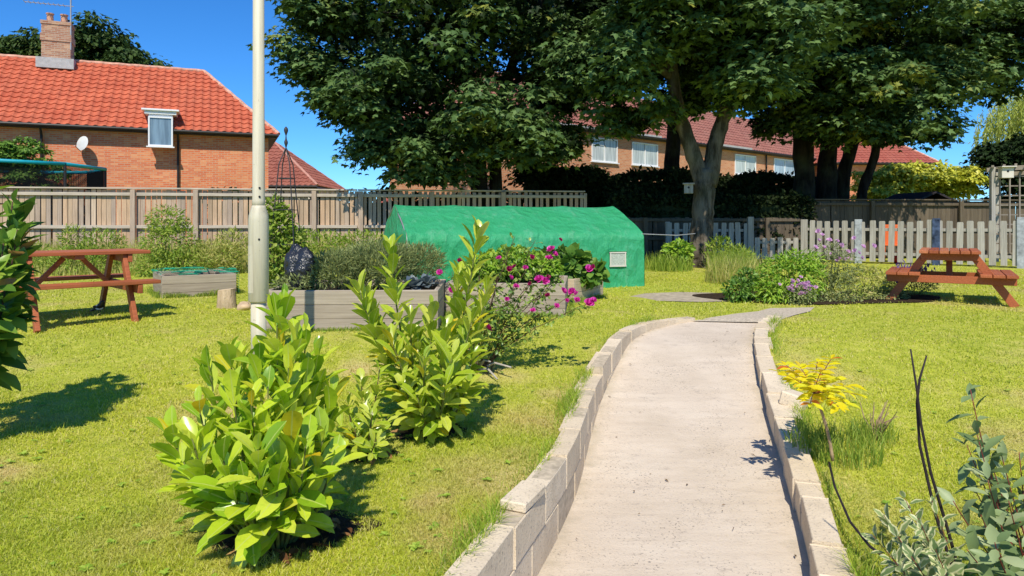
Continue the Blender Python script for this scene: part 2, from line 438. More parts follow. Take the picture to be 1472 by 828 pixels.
M['iron'] = m_plain('dark_iron', (.035, .033, .035), .6, .2, 9, .4)
def m_lamp():
    t = NT('lamp_post_paint'); p = t.obj
    st = t.noise(t.mapping(p, (22, 22, 1.1)), 1, 5, .65); ch = t.noise(p, 38, 3, .6)
    z = t.n('SeparateXYZ', {0: p}).outputs[2]
    c = t.ramp(st, [(.32, (.50, .44, .31)), (.55, (.62, .56, .41)), (.8, (.67, .62, .48))])
    c = t.mix(t.ramp(ch, [(.68, (0,) * 3), (.72, (.7,) * 3)]), c, (.30, .24, .17))
    g = t.n('MapRange', {0: t.math('ADD', z, t.math('MULTIPLY', st, .3)), 1: .55, 2: .05, 3: 0., 4: .6}).outputs[0]
    c = t.mix(g, c, (.34, .32, .20))
    return t.pbr(c, .5, t.bump(st, .1, .005), .35)
M['lamp_paint'] = m_lamp()
M['teal'] = m_plain('teal_padding', (.01, .33, .42), .5, .1, 5); M['blue'] = m_plain('blue_sleeve', (.02, .22, .5), .5, .1, 5)
M['net_black'] = m_net('trampoline_net', (.012, .013, .015), .38, 30)
M['net_green'] = m_net('garden_net', (.02, .30, .17), .22, 28)
M['post_blue'] = m_plain('worn_blue_paint', (.06, .085, .15), .9, .7, 9, .05); M['post_pale'] = m_plain('worn_pale_blue_paint', (.36, .38, .40), .9, .4, 9, .05)
M['orange'] = m_plain('orange_plastic', (.75, .17, .05), .4, .08, 5); M['red'] = m_plain('red_plastic', (.5, .03, .03), .4, .08, 5)
M['cloth_line'] = m_plain('line_cord', (.5, .5, .5), .7)
M['stone'] = m_plain('tan_stone', (.55, .40, .25), .9, .35, 8)
M['felt'] = m_plain('shed_felt', (.05, .042, .04), 1.0, .25, 12, 0.0)
# leaves
M['l_laurel'] = m_leaf('laurel_leaf', [(0, (.22, .40, .02)), (.3, (.42, .60, .028)), (.65, (.60, .72, .04)), (.95, (.70, .76, .08)), (.985, (.68, .62, .03)), (1, (.74, .50, .02))], .38, .035, .26, rib=(.62, .68, .18), blotch=.5)
M['l_laurel_pale'] = m_leaf('laurel_leaf_pale', [(0, (.28, .43, .026)), (.4, (.50, .61, .042)), (.93, (.66, .70, .10)), (.98, (.74, .58, .02)), (1, (.74, .54, .02))], .38, .035, .26, rib=(.66, .68, .22), blotch=.5)
M['l_syc'] = m_leaf('sycamore_leaf', [(0, (.048, .092, .026)), (.5, (.085, .152, .044)), (1, (.155, .235, .07))], .14, .012, .5, .65, (.32, .31, .045), .9)
M['l_syc_dark'] = m_leaf('shaded_sycamore_leaf', [(0, (.010, .020, .006)), (.5, (.016, .032, .009)), (1, (.026, .048, .012))], .08, .008, .5)  # near-black copy of the sycamore leaf, crown shade put into its colour
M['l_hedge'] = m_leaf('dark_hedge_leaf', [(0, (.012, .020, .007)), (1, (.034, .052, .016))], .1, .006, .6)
M['l_far'] = m_leaf('far_tree_leaf', [(0, (.03, .06, .016)), (.5, (.05, .09, .023)), (1, (.085, .13, .03))], .2, .012, .5, .4, (.13, .13, .03), .4)
M['l_gold'] = m_leaf('golden_leaf', [(0, (.34, .38, .03)), (.5, (.52, .54, .04)), (1, (.70, .66, .08))], .3, .04, .5)
M['l_willow'] = m_leaf('willow_leaf', [(0, (.34, .44, .06)), (1, (.60, .64, .13))], .35, .04, .5)
M['l_weed'] = m_leaf('weed_leaf', [(0, (.16, .27, .028)), (.5, (.28, .40, .045)), (1, (.46, .50, .09))], .38, .015, .5)
M['l_straw'] = m_leaf('dry_grass', [(0, (.30, .40, .055)), (.5, (.48, .49, .12)), (1, (.66, .57, .22))], .35, .01, .5)
M['l_lav'] = m_leaf('grey_green_leaf', [(0, (.15, .19, .065)), (.5, (.27, .32, .11)), (1, (.42, .45, .18))], .3, .01, .5)
M['l_mid'] = m_leaf('garden_leaf', [(0, (.07, .16, .02)), (.5, (.13, .26, .035)), (1, (.23, .37, .055))], .3, .02, .45)
M['l_bright'] = m_leaf('bright_leaf', [(0, (.17, .33, .024)), (.5, (.28, .46, .036)), (1, (.44, .57, .07))], .36, .02, .45)
M['l_rose'] = m_leaf('rose_leaf', [(0, (.09, .18, .03)), (.5, (.20, .32, .05)), (1, (.38, .46, .09))], .25, .025, .4)
M['l_lilac'] = m_leaf('broad_dark_leaf', [(0, (.065, .15, .018)), (.6, (.13, .26, .03)), (.9, (.32, .46, .05)), (.95, (.40, .24, .08)), (1, (.42, .20, .09))], .34, .03, .35)
M['l_varieg'] = m_leaf('variegated_leaf', [(0, (.14, .21, .07)), (.5, (.22, .30, .10)), (1, (.34, .41, .16))], .25, .02, .4, edge=(.66, .64, .33))
M['l_dogwood'] = m_leaf('grey_dogwood_leaf', [(0, (.15, .22, .08)), (.5, (.25, .34, .13)), (1, (.46, .52, .27))], .3, .02, .45)
M['l_yellow'] = m_leaf('yellow_leaflet', [(0, (.85, .68, .012)), (.5, (.92, .82, .02)), (.82, (.80, .80, .04)), (.94, (.80, .34, .03)), (1, (.6, .12, .03))], .5, .02, .4)
M['l_purple'] = m_leaf('lavender_flower', [(0, (.12, .08, .3)), (1, (.3, .2, .5))], .3, .02, .5)
M['f_pink'] = m_leaf('pale_pink_petal', [(0, (.58, .28, .52)), (.5, (.70, .40, .63)), (1, (.8, .55, .74))], .3, .02, .5)
M['f_rose'] = m_leaf('magenta_petal', [(0, (.50, .012, .22)), (.5, (.68, .03, .36)), (1, (.82, .10, .50))], .3, .03, .5)
M['f_rose_dark'] = m_leaf('dark_magenta_petal', [(0, (.28, .008, .07)), (1, (.45, .015, .14))], .3, .03, .5)
M['l_cabbage'] = m_leaf('bluish_leaf', [(0, (.10, .13, .14)), (.5, (.17, .205, .21)), (1, (.27, .30, .28))], .2, .1, .35)
M['stem_green'] = m_plain('green_stem', (.14, .16, .04), .7, .25, 20); M['stem_brown'] = m_plain('brown_stem', (.11, .06, .035), .8, .3, 20)
M['stem_dark'] = m_plain('dark_stem', (.028, .020, .02), .7, .3, 20); M['stem_red'] = m_plain('red_stem', (.20, .035, .03), .6, .3, 20)
M['stem_tan'] = m_plain('tan_stem', (.36, .25, .14), .8, .3, 20); M['stem_grey'] = m_plain('bleached_stem', (.42, .37, .31), .9, .2, 20)
M['feather_black'] = m_plain('black_feather', (.012, .013, .02), .4, .2, 20, .5); M['feather_white'] = m_plain('white_feather', (.75, .74, .71), .8, .05, 20)

# ------------------------------------------------------------------ ground shape
PE = [  # d, left edge x, right edge x, height of the ramp
    (-1.0, -1.25, -.15, 0.0), (0.5, -.75, .46, 0.0), (2.0, -.26, .98, 0.008), (3.1, .112, 1.333, .025), (3.5, .2485, 1.452, .05), (3.99, .385, 1.592, .075), (4.5, .4905, 1.72, .115),
    (5.2, .65, 1.89, .222), (5.85, .854, 2.065, .348), (6.45, 1.077, 2.232, .465), (6.8, 1.251, 2.36, .498), (7.15, 1.53, 2.53, .527), (7.4, 1.95, 2.72, .556)]
PE = np.array(PE)
def xl(y): return np.interp(y, PE[:, 0], PE[:, 1])
def xr(y): return np.interp(y, PE[:, 0], PE[:, 2])
def zp(y): return np.interp(y, PE[:, 0], PE[:, 3])
def zl(y): return np.interp(y, [0, 2, 3.1, 4.5, 5.3, 6.5, 7.4, 9, 12, 40, 400], [.29, .325, .340, .368, .390, .525, .56, .575, .60, .62, .62])
def zr(y): return np.interp(y, [0, 3.1, 4.5, 5.5, 6.4, 7.4, 9, 12, 40, 400], [.10, .15, .25, .385, .51, .565, .585, .61, .62, .62])
def lawn_z(x, y):
    x = np.asarray(x, float); y = np.asarray(y, float)
    mid = (xl(y) + xr(y)) / 2
    t = np.clip((x - mid + .3) / .6, 0, 1)
    z = zl(y) * (1 - t) + zr(y) * t
    z = z + .010 * np.sin(1.7 * x + .6 * y) * np.sin(1.1 * y - .5 * x) + .006 * np.sin(4.3 * x + 1) * np.sin(3.7 * y)
    return z
def in_path(x, y, m=0.0):
    return (y < 7.40) & (x > xl(y) - m) & (x < xr(y) + m)
def gz(x, y): return float(lawn_z(x, y))

def axis(fine0, fine1, step, lo, hi):
    a = list(np.arange(fine0, fine1 + 1e-6, step)); s = step; v = fine1
    while v < hi: s *= 1.25; v += s; a.append(min(v, hi))
    s = step; v = fine0; b = []
    while v > lo: s *= 1.25; v -= s; b.append(max(v, lo))
    return np.array(b[::-1] + a)
def build_ground():
    xs = axis(-2.2, 3.6, .045, -260, 260); ys = axis(-.5, 8.2, .06, -60, 500)
    X, Y = np.meshgrid(xs, ys)
    Z = lawn_z(X, Y)
    Z = np.where(in_path(X, Y, .045) , zp(Y) - .09, Z)
    ny, nx = X.shape
    idx = np.arange(ny * nx).reshape(ny, nx)
    q = np.stack([idx[:-1, :-1], idx[:-1, 1:], idx[1:, 1:], idx[1:, :-1]], -1).reshape(-1, 4)
    o = mesh_np('ground', np.stack([X, Y, Z], -1).reshape(-1, 3), q.ravel(), np.arange(len(q)) * 4, M['lawn'], smooth=True)
    tag(o, 'sunlit mown lawn with yellow dry patches', kind='structure')
build_ground()

def build_path():
    ys = np.linspace(-1.0, 7.42, 150); n = 16
    V = []
    for y in ys:
        for t in np.linspace(0, 1, n):
            x = xl(y) - .05 + (xr(y) - xl(y) + .1) * t
            V.append((x, y, zp(y) + .006 * math.sin(3 * y + 2 * t) - .012 * (1 - (2 * t - 1) ** 2) * 0))
    q = [(i * n + k, i * n + k + 1, (i + 1) * n + k + 1, (i + 1) * n + k) for i in range(len(ys) - 1) for k in range(n - 1)]
    o = MB().add(V, q).build('path', M['path'], smooth=True); at = o.data.attributes.new('side', 'FLOAT', 'POINT'); at.data.foreach_set('value', np.array([1 - 2 * min(k, n - 1 - k) / (n - 1) for _ in ys for k in range(n)], dtype=np.float32)); tag(o, 'pale concrete ramp curving up through the lawn', kind='structure')
    # dark tarmac at the top of the ramp and the worn slab crossing the lawn
    def strip(name, pts, mat, label):
        pts = np.array(pts, float); V = []; F = []
        for i, (x0, y0, x1, y1) in enumerate(pts):
            for t in np.linspace(0, 1, 6):
                x = x0 + (x1 - x0) * t; y = y0 + (y1 - y0) * t; V.append((x, y, zp(y) + .0075 if i == 0 else max(gz(x, y) + .008, zp(y) + .009 if y < 7.45 else 0)))
        for i in range(len(pts) - 1):
            for k in range(5): F.append((i * 6 + k, i * 6 + k + 1, (i + 1) * 6 + k + 1, (i + 1) * 6 + k))
        return tag(MB().add(V, F).build(name, mat), label, kind='structure')
    strip('tarmac_path', [(1.90, 7.36, 2.74, 7.30), (2.15, 7.52, 2.90, 7.42), (2.5, 7.78, 3.15, 7.75), (2.85, 8.05, 3.45, 8.05), (3.1, 8.35, 3.65, 8.4)], M['asphalt'], 'dark tarmac where the ramp meets the lawn')
    strip('stepping_path', [(1.5, 9.55, 1.6, 9.25), (1.9, 9.95, 2.0, 9.02), (2.4, 10.0, 2.4, 8.92), (2.85, 9.95, 2.75, 8.95), (3.2, 9.8, 3.1, 9.0)], M['slab'], 'worn bare path crossing the far lawn')
build_path()

# ------------------------------------------------------------------ retaining walls beside the ramp
def edge_curve(side):
    ys = np.linspace(-1, 7.4, 800); xs = (xl if side < 0 else xr)(ys)
    k = np.ones(41) / 41
    xs = np.concatenate([xs[:20], np.convolve(xs, k, 'valid'), xs[-20:]])
    s = np.concatenate([[0], np.cumsum(np.hypot(np.diff(xs), np.diff(ys)))])
    return xs, ys, s
def build_walls():
    g = np.random.default_rng(3)
    def normals(xs, ys):
        dx, dy = np.gradient(xs), np.gradient(ys); l = np.hypot(dx, dy); return -dy / l, dx / l
    def slab(m, q0, q1, cur, o0, o1, zb, zt, n=3, jit=0.0):
        """one block following the curve between arc lengths q0 and q1"""
        xs, ys, s, nx, ny = cur; V = []
        jt = g.normal(0, jit, 2)
        for i in range(n + 1):
            q = q0 + (q1 - q0) * i / n; x, y, ax, ay = (np.interp(q, s, v) for v in (xs, ys, nx, ny))
            t = zt(y) + jt[0] * (1 - i / n) + jt[1] * i / n; b = zb(y)
            V += [(x + ax * o0, y + ay * o0, b), (x + ax * o1, y + ay * o1, b), (x + ax * o1, y + ay * o1, t), (x + ax * o0, y + ay * o0, t)]
        F = [(i * 4 + k, i * 4 + (k + 1) % 4, (i + 1) * 4 + (k + 1) % 4, (i + 1) * 4 + k) for i in range(n) for k in range(4)] + [(0, 1, 2, 3), (4 * n + 3, 4 * n + 2, 4 * n + 1, 4 * n)]
        m.add(V, F)
    # left: courses of concrete block, one course taller from half way
    xs, ys, s = edge_curve(-1); nx, ny = normals(xs, ys); cur = (xs, ys, s, nx, ny); th = .105
    top = lambda y: np.interp(y, [0, 3.1, 3.7, 4.5, 5.40, 6.5, 7.4], [.37, .375, .375, .405, .425, .575, .59])
    top2 = lambda y: np.interp(y, [5.3, 5.5, 6.2, 6.8, 7.4], [.485, .50, .565, .588, .59])
    qs = float(np.interp(5.36, ys, s)); b = MB(); mt = MB()
    def run(q0, q1, tp):
        L0 = (q1 - q0) / round((q1 - q0) / .44); q = q0; i = 0
        while q < q1 - .01:
            d = g.normal(0, .002)
            slab(b, q + .002, q + L0 - .002, cur, d, th + abs(g.normal(0, .018)), lambda y: tp(y) - .165, tp, jit=.005); q += L0; i += 1
        q = q0 - L0 * .45
        while q < q1:
            a0, a1 = max(q0, q), min(q1, q + L0); ym = np.interp((a0 + a1) / 2, s, ys)
            if a1 - a0 > .05 and tp(ym) - .172 - zp(ym) > .015: slab(b, a0 + .0035, a1 - .0035, cur, g.normal(.002, .004), th, lambda y: zp(y) - .12, lambda y: tp(y) - .172)
            q += L0
        slab(mt, q0, q1, cur, .003, th - .008, lambda y: zp(y) - .15, lambda y: tp(y) - .003, n=60)
    run(0.0, qs, top); run(qs, float(s[-1]), top2)
    root = thing('retaining_wall', 'low pale concrete block wall holding the left lawn above the ramp', 'wall', (xl(3.1), 3.1, zp(3.1)))
    b.build('blocks', M['block'], root, bevel=.0025); mt.build('mortar', M['mortar'], root)
    # right: one course, ragged at the back
    xs, ys, s = edge_curve(1); nx, ny = normals(xs, ys); cur = (xs, ys, s, -nx, -ny); b = MB(); mt = MB(); q = 0.0
    zk = lambda y: zr(y) + .035
    while q < s[-1] - .1:
        L = min(g.choice([.44, .44, .3, .22]), s[-1] - q); d = g.normal(0, .006)
        slab(b, q + .004, q + L - .004, cur, d, .115 + d + abs(g.normal(0, .028)), lambda y: zp(y) - .12, zk, jit=.007); q += L
    slab(mt, 0, float(s[-1]), cur, .016, .09, lambda y: zp(y) - .15, lambda y: zk(y) - .03, n=60)
    root = thing('kerb_wall', 'uneven single row of concrete blocks edging the right of the ramp', 'wall', (xr(3.1), 3.1, zp(3.1)))
    b.build('blocks', M['block'], root, bevel=.004); mt.build('mortar', M['mortar'], root)
    # loose coping piece
    c = (xl(3.08) - .055, 3.06, .375 + .022)
    o = MB().box((0, 0, 0), (.24, .12, .042), 0, 0).build('loose_block', M['block'], None, bevel=.006)
    o.location = (c[0], c[1], c[2]); o.rotation_euler = (R(1), R(-1), R(66))
    tag(o, 'flat loose concrete piece lying on top of the left block wall', 'block')
    c = (2.0, 4.9, gz(2.0, 4.9) + .045)
    o = MB().box((0, 0, 0), (.22, .16, .10)).build('loose_block', M['block'], None, bevel=.01)
    o.location = c; o.rotation_euler = (R(10), R(8), R(50)); tag(o, 'tilted broken block pushed out of the right kerb under the yellow plant', 'block')
build_walls()

# ------------------------------------------------------------------ raised beds
def raised_bed(label, c, rz, L, D, H, courses, mat, z0, fill=None):
    root = thing('raised_bed', label, 'raised bed', (c[0], c[1], z0), rz)
    th = .045; h = (H + .05) / courses
    for nm, (cx, cy, a, l) in {'f': (0, -D / 2, 0, L), 'k': (0, D / 2, 0, L), 'l': (-L / 2 + th / 2, 0, math.pi / 2, D - th), 'r': (L / 2 - th / 2, 0, math.pi / 2, D - th)}.items():
        m = MB()
        for k in range(courses):
            z = -.05 + h * (k + .5)
            m.frame_box((0, 0, z), (1, 0, 0), (0, 1, 0), (0, 0, 1), l - (.004 if a else 0), th + .003 * (k % 2), h - .003)
            m.frame_box((0, .012, z), (1, 0, 0), (0, 1, 0), (0, 0, 1), l - .03, th * .4, h)
        o = m.build('side_boards', mat, root, world=False, bevel=.003)
        o.location = (cx, cy, 0); o.rotation_euler = (0, 0, a)
    for sx in (-1, 1):
        for sy in (-1, 1): MB().box((sx * (L / 2 - .09), sy * (D / 2 - .065), H / 2 - .03), (.07, .07, H - .02)).build('corner_post', mat, root, world=False, bevel=.004)
    s = MB(); n = 14; V = []
    for j in range(n):
        for i in range(n):
            x = (i / (n - 1) - .5) * (L - .1); y = (j / (n - 1) - .5) * (D - .1); V.append((x, y, H - .06 + .02 * math.sin(9 * x + 4 * y) * math.sin(7 * y)))
    s.add(V, [(j * n + i, j * n + i + 1, (j + 1) * n + i + 1, (j + 1) * n + i) for j in range(n - 1) for i in range(n - 1)])
    s.build('soil', M['soil'], root, world=False, smooth=True)
    return root
BED1 = (-1.60, 7.48); Z1 = gz(*BED1)
raised_bed('long weathered timber bed right of the lamp post, full of grey-green herbs', BED1, R(2), 1.70, 1.3, .37, 3, M['sleeper'], Z1)
BED2 = (-.02, 8.35); Z2 = gz(*BED2)
raised_bed('timber bed behind the rose, its greenery hiding the green tunnel', BED2, R(-6), 1.35, 1.15, .36, 3, M['sleeper'], Z2)
BED3 = (.62, 9.55); Z3 = gz(*BED3)
raised_bed('tan timber bed holding broad-leaved vegetables beside the green tunnel', BED3, R(-28), .95, 1.0, .3, 2, M['sleeper_tan'], Z3)
BED4 = (-4.62, 10.1); Z4 = gz(*BED4)
r4 = raised_bed('small grey timber bed with green netting beyond the left picnic table', BED4, R(33), 0.95, 1.05, .3, 3, M['sleeper'], Z4)
nt = MB()
Ln, Dn = 1.0, 1.1
for j in range(6):
    pass
V = []; F = []
nn = 15
for j in range(nn):
    for i in range(nn):
        x = (i / (nn - 1) - .5) * Ln; y = (j / (nn - 1) - .5) * Dn
        V.append((x, y, .33 + .05 * math.sin(5 * x + 2) * math.sin(6 * y) + .02 * math.sin(13 * x)))
F = [(j * nn + i, j * nn + i + 1, (j + 1) * nn + i + 1, (j + 1) * nn + i) for j in range(nn - 1) for i in range(nn - 1)]
V2 = [(Ln / 2 + .012, (k / 10 - .5) * Dn, z) for z in (.33, .03) for k in range(11)]
F2 = [(k, k + 1, 12 + k, 11 + k) for k in range(10)]
nt.add(V, F).add(V2, F2)
o = nt.build('garden_net', M['net_green'], None, smooth=True)
o.location = (BED4[0], BED4[1], Z4); o.rotation_euler = (0, 0, R(33))
tag(o, 'green garden netting draped over the small grey timber bed', 'netting')

# ------------------------------------------------------------------ lamp post
def lamp_post():
    x, y = -2.04, 5.6; z = gz(x, y)
    r = thing('lamp_post', 'tall cream painted steel lamp post with thicker base section', 'lamp post', (x, y, z))
    MB().lathe([(.060, -.1), (.060, .55)], 24, (x, y, z)).build('root_section', M['lamp_paint'], r, smooth=True)
    d = MB().lathe([(.066, .54), (.079, .555), (.079, 1.20), (.076, 1.24), (.058, 1.30), (.051, 1.32)], 28, (x, y, z)).build('base_section', M['lamp_paint'], r, smooth=True)
    MB().lathe([(.0495, 1.30), (.0495, 1.36), (.048, 1.365), (.038, 5.2)], 24, (x, y, z)).build('pole', M['lamp_paint'], r, smooth=True)
    for a, zz in ((-62, 1.39), (-62, 1.46)):
        cx, cy = x + .049 * math.cos(R(a)), y + .049 * math.sin(R(a))
        MB().tube([(cx, cy, z + zz), (cx + .004 * math.cos(R(a)), cy + .004 * math.sin(R(a)), z + zz)], .009, 8).build('bolt_hole', M['gutter'], r)
    cx, cy = x + .079 * math.cos(R(-68)), y + .079 * math.sin(R(-68))
    MB().tube([(cx, cy, z + 1.05), (cx + .003, cy - .004, z + 1.05)], .008, 8).build('bolt_hole', M['gutter'], r)
    door = MB(); n = 8; V = []
    for zz in (.62, 1.0):
        for k in range(n):
            a = R(-150 + 50 * k / (n - 1)); V.append((x + .0805 * math.cos(a), y + .0805 * math.sin(a), z + zz))
    door.add(V, [(k, k + 1, n + k + 1, n + k) for k in range(n - 1)]).build('access_door', M['lamp_paint'], r, smooth=True)
    # lantern, above the picture
    MB().beam((x, y, z + 5.15), (x, y - .75, z + 5.3), .18, .07).build('lantern', M['metal_grey'], r, bevel=.02)
lamp_post()

# ------------------------------------------------------------------ picnic tables
def picnic_table(label, c, rz, z, L=1.4, H=.74, span=1.4, seat_h=.43, top_w=.7, seat_n=2):
    r = thing('picnic_table', label, 'picnic table', (c[0], c[1], z), rz, 'picnic tables on the lawn')
    mt = M['table']; e = L / 2 - .2
    t = MB(); n = 6; w = top_w / n
    for k in range(n): t.box((0, -top_w / 2 + w * (k + .5), H - .019), (L, w - .010, .038))
    t.build('tabletop', mt, r, world=False, bevel=.004)
    sw = .13
    for s in (-1, 1):
        m = MB()
        for k in range(seat_n): m.box((0, s * (span / 2 - sw * (k + .5)), seat_h - .019), (L, sw - .010, .038))
        m.build('seat', mt, r, world=False, bevel=.004)
    for sx in (-1, 1):
        X = sx * e
        MB().box((X, 0, H - .038 - .045), (.045, top_w - .04, .088)).build('top_bearer', mt, r, world=False, bevel=.004)
        MB().box((X, 0, seat_h - .038 - .048), (.045, span - .02, .094)).build('seat_bearer', mt, r, world=False, bevel=.004)
        for s in (-1, 1):
            MB().beam((X - sx * .047, s * (span / 2 - .02), -.02), (X - sx * .047, s * .24, H - .042), .045, .095, (1, 0, 0) if False else (0, 0, 1)).build('leg', mt, r, world=False, bevel=.004)
        MB().beam((X - sx * .10, 0, seat_h - .09), (X - sx * (e - .08), 0, H - .075), .07, .045).build('brace', mt, r, world=False, bevel=.004)
    MB().box((0, 0, H - .038 - .024), (.09, top_w - .06, .045)).build('middle_bearer', mt, r, world=False, bevel=.004)
    return r
ct = (-4.74, 7.5)
picnic_table('reddish brown picnic table on the left lawn, seen along its long side', ct, R(44), gz(*ct) + .0, 1.36)
c2 = np.array([5.42, 8.62]) + .55 * np.array([.53, .85])
picnic_table('reddish brown picnic table on the right lawn, seen from its end', c2, math.atan2(.85, .53), gz(*c2), 1.25, .66, 1.40, .38, .66, 3)

# ------------------------------------------------------------------ polytunnel
def polytunnel():
    rr = np.array([1.73, 12.0]); u = np.array([1, .35]) / np.hypot(1, .35); nrm = np.array([u[1], -u[0]])   # towards the camera
    L = 3.76; z0 = .60
    r = thing('polytunnel', 'low growing tunnel covered in wrinkled green plastic sheeting', 'polytunnel', (rr[0], rr[1], z0))
    prof = [(1.08, -.02), (1.075, .3), (1.07, .6), (1.06, .78), (1.02, .85), (.72, 1.0), (.42, 1.14), (.06, 1.275), (0, 1.285)]
    prof = prof + [(-a, b) for a, b in prof[::-1][1:]]
    ns, npf = 76, len(prof)
    pr = []
    for i in range(npf - 1):
        for k in range(4):
            f = k / 4; pr.append(tuple(np.array(prof[i]) * (1 - f) + np.array(prof[i + 1]) * f))
    pr.append(prof[-1]); npf = len(pr)
    hoops = np.linspace(0, L, 5)
    g = np.random.default_rng(9)
    V = []
    for i in range(ns):
        s = L * i / (ns - 1)
        sag0 = min(abs(hoops - s)) / (L / 4) * 2        # 0 at a hoop, 1 between hoops
        for j, (a, z) in enumerate(pr):
            sag = sag0
            t = j / (npf - 1)
            sc = 1 - .022 * math.sin(math.pi * sag / 2) ** .5 * (1 if z > .05 else 0)
            w = .003 * math.sin(11 * s + 5 * t * 9 + 2 * math.sin(3 * s)) + .004 * math.sin(23 * s - 17 * t * 3) + .003 * math.sin(31 * t * 2 + 4 * s); w *= min(1., abs(a) * 1.6); sag *= min(1., .25 + abs(a))
            p = rr - u * (L - s) + nrm * a * (sc + w * .9)
            V.append((p[0], p[1], z0 + z * (sc + (w * .5 if z > .1 else 0))))
    F = [(i * npf + j, i * npf + j + 1, (i + 1) * npf + j + 1, (i + 1) * npf + j) for i in range(ns - 1) for j in range(npf - 1)]
    MB().add(V, F).build('cover', M['tarp'], r, smooth=True)
    for s, nm in ((0, 'end_panel'), (L, 'end_panel')):
        c = rr - u * (L - s); V = []; m = 10
        for k in range(m + 1):
            f = k / m
            for j, (a, z) in enumerate(pr):
                bul = .05 * math.sin(math.pi * f) + .012 * math.sin(9 * f + 7 * a)
                p = c + nrm * a * (1 - f) * .998 + u * bul * (-1 if s == 0 else 1)
                V.append((p[0], p[1], z0 + (z * (1 - f) + .5 * f) * .998))
        F = [(k * npf + j, k * npf + j + 1, (k + 1) * npf + j + 1, (k + 1) * npf + j) for k in range(m) for j in range(npf - 1)]
        MB().add(V, F).build('end_panel', M['tarp'], r, smooth=True)
    fr = MB()
    for h in hoops:
        c = rr - u * (L - h)
        fr.tube([(*(c + nrm * a * .975), z0 + z * .975) for a, z in prof], .012, 6)
    fr.build('hoop', M['metal_grey'], r, smooth=True)
    # vent window low on the camera side, near the right end
    c = rr - u * .46 + nrm * 1.062; zc = z0 + .43
    ux = np.array([u[0], u[1], 0]); nn = np.array([nrm[0], nrm[1], 0])
    w = MB(); W, H = .26, .21
    for dz in (-H / 2, H / 2): w.frame_box(np.array([*c, zc + dz]) + nn * .012, ux, nn, (0, 0, 1), W + .03, .012, .022)
    for dx in (-W / 2, W / 2): w.frame_box(np.array([*c, zc]) + ux * dx + nn * .012, ux, nn, (0, 0, 1), .02, .010, H - .024)
    f = w.build('window', M['render'], r)
    MB().frame_box(np.array([*c, zc]) + nn * .006, ux, nn, (0, 0, 1), W, .004, H).build('mesh_pane', m_plain('vent_mesh', (.42, .46, .38), .8, .3, 60), f)
    MB().frame_box(np.array([*c, zc + H / 2 + .025]) + nn * .016, ux, nn, (0, 0, 1), W + .05, .02, .03).build('rolled_flap', M['tarp'], r, bevel=.008)
    o = MB().tube([(2.06, 11.02, 1.42), (3.1, 13.1, 1.36), (4.05, 15.3, 1.36)], .007, 5).build('line_cord', M['cloth_line'], None)
    tag(o, 'thin pale cord tied between the green tunnel and the tree trunk', 'cord')
polytunnel()

# ------------------------------------------------------------------ fences
def board_fence(label, p0, p1, z0, z1, top, post_at, mat_b, mat_r, bw=.10, gap=.014, rails=(.93, .5), near_side=-1, hit_miss=None, cap=True, seed=1, cat='fence', name='board_fence', post_w=.11):
    g = np.random.default_rng(seed)
    p0 = np.array(p0, float); p1 = np.array(p1, float); d = p1 - p0; L = np.hypot(*d); u = d / L; a = math.atan2(u[1], u[0])
    r = thing(name, label, cat, (p0[0], p0[1], z0), a)
    b = MB(); x = 0.0; H = top - z0
    while x < L:
        w = bw * g.uniform(.9, 1.08)
        h = H + g.normal(0, .008) - .02
        b.box((x + w / 2, .02 + g.normal(0, .002), h / 2 + .02 + g.normal(0, .0)), (w, .018, h - .04), g.normal(0, .01))
        x += w + gap * g.uniform(.2, 2.2) + (.03 if g.uniform() < .05 else 0)
    b.build('boards', mat_b, r, world=False)
    for f in rails:
        MB().box((L / 2, -.03, H * f), (L, .06, .075)).build('rail', mat_r, r, world=False, bevel=.004)
    if cap: MB().box((L / 2, -.005, H + .012), (L, .13, .035)).build('capping', mat_r, r, world=False, bevel=.004)
    for q in post_at:
        MB().box((q, -.02 - post_w / 2 - .042 + .03, H / 2 - .02), (post_w, post_w - .03, H)).build('post', mat_r if mat_r is not M['fence_rail'] else M['fence_v'], r, world=False, bevel=.006)
    return r
F0, F1 = np.array([-13.2, 15.8]), np.array([-3.86, 17.35]); uF = (F1 - F0) / np.hypot(*(F1 - F0))
def s_on(p0, u, px):
    """distance along a line p0+s*u at which it is seen in direction px"""
    k = (px - 736) / 1000; return (k * p0[1] - p0[0]) / (u[0] - k * u[1])
F0 = F0 - uF * 6
board_fence('tall weathered board fence in full sun behind the left lawn', F0, F1, .6, 2.40, 2.40, [s_on(F0, uF, q) for q in (193, 283, 372, 452, 519)] + [1.5, 4.2], M['fence_v'], M['fence_rail'], cap=True, seed=4)
FENCE_B = np.array([1.9, 18.2]); uB = (FENCE_B - F1) / np.hypot(*(FENCE_B - F1))
board_fence('gappy board fence in tree shade behind the green tunnel', F1 + uB * .02, FENCE_B, .6, 2.42, 2.40, [s_on(F1, uB, q) for q in (620, 722)] , M['fence_v'], M['fence_rail'], bw=.085, gap=.045, cap=True, seed=5)
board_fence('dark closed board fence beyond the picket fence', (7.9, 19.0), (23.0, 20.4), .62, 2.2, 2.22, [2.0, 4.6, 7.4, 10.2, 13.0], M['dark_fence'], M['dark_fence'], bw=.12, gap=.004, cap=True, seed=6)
board_fence('black-shaded board fence under the hedge behind the sycamore', (1.92, 18.2), (7.88, 18.98), .6, 1.7, 1.75, [1.6, 3.4, 5.0], M['dark_fence'], M['dark_fence'], bw=.12, gap=.004, cap=False, seed=8)

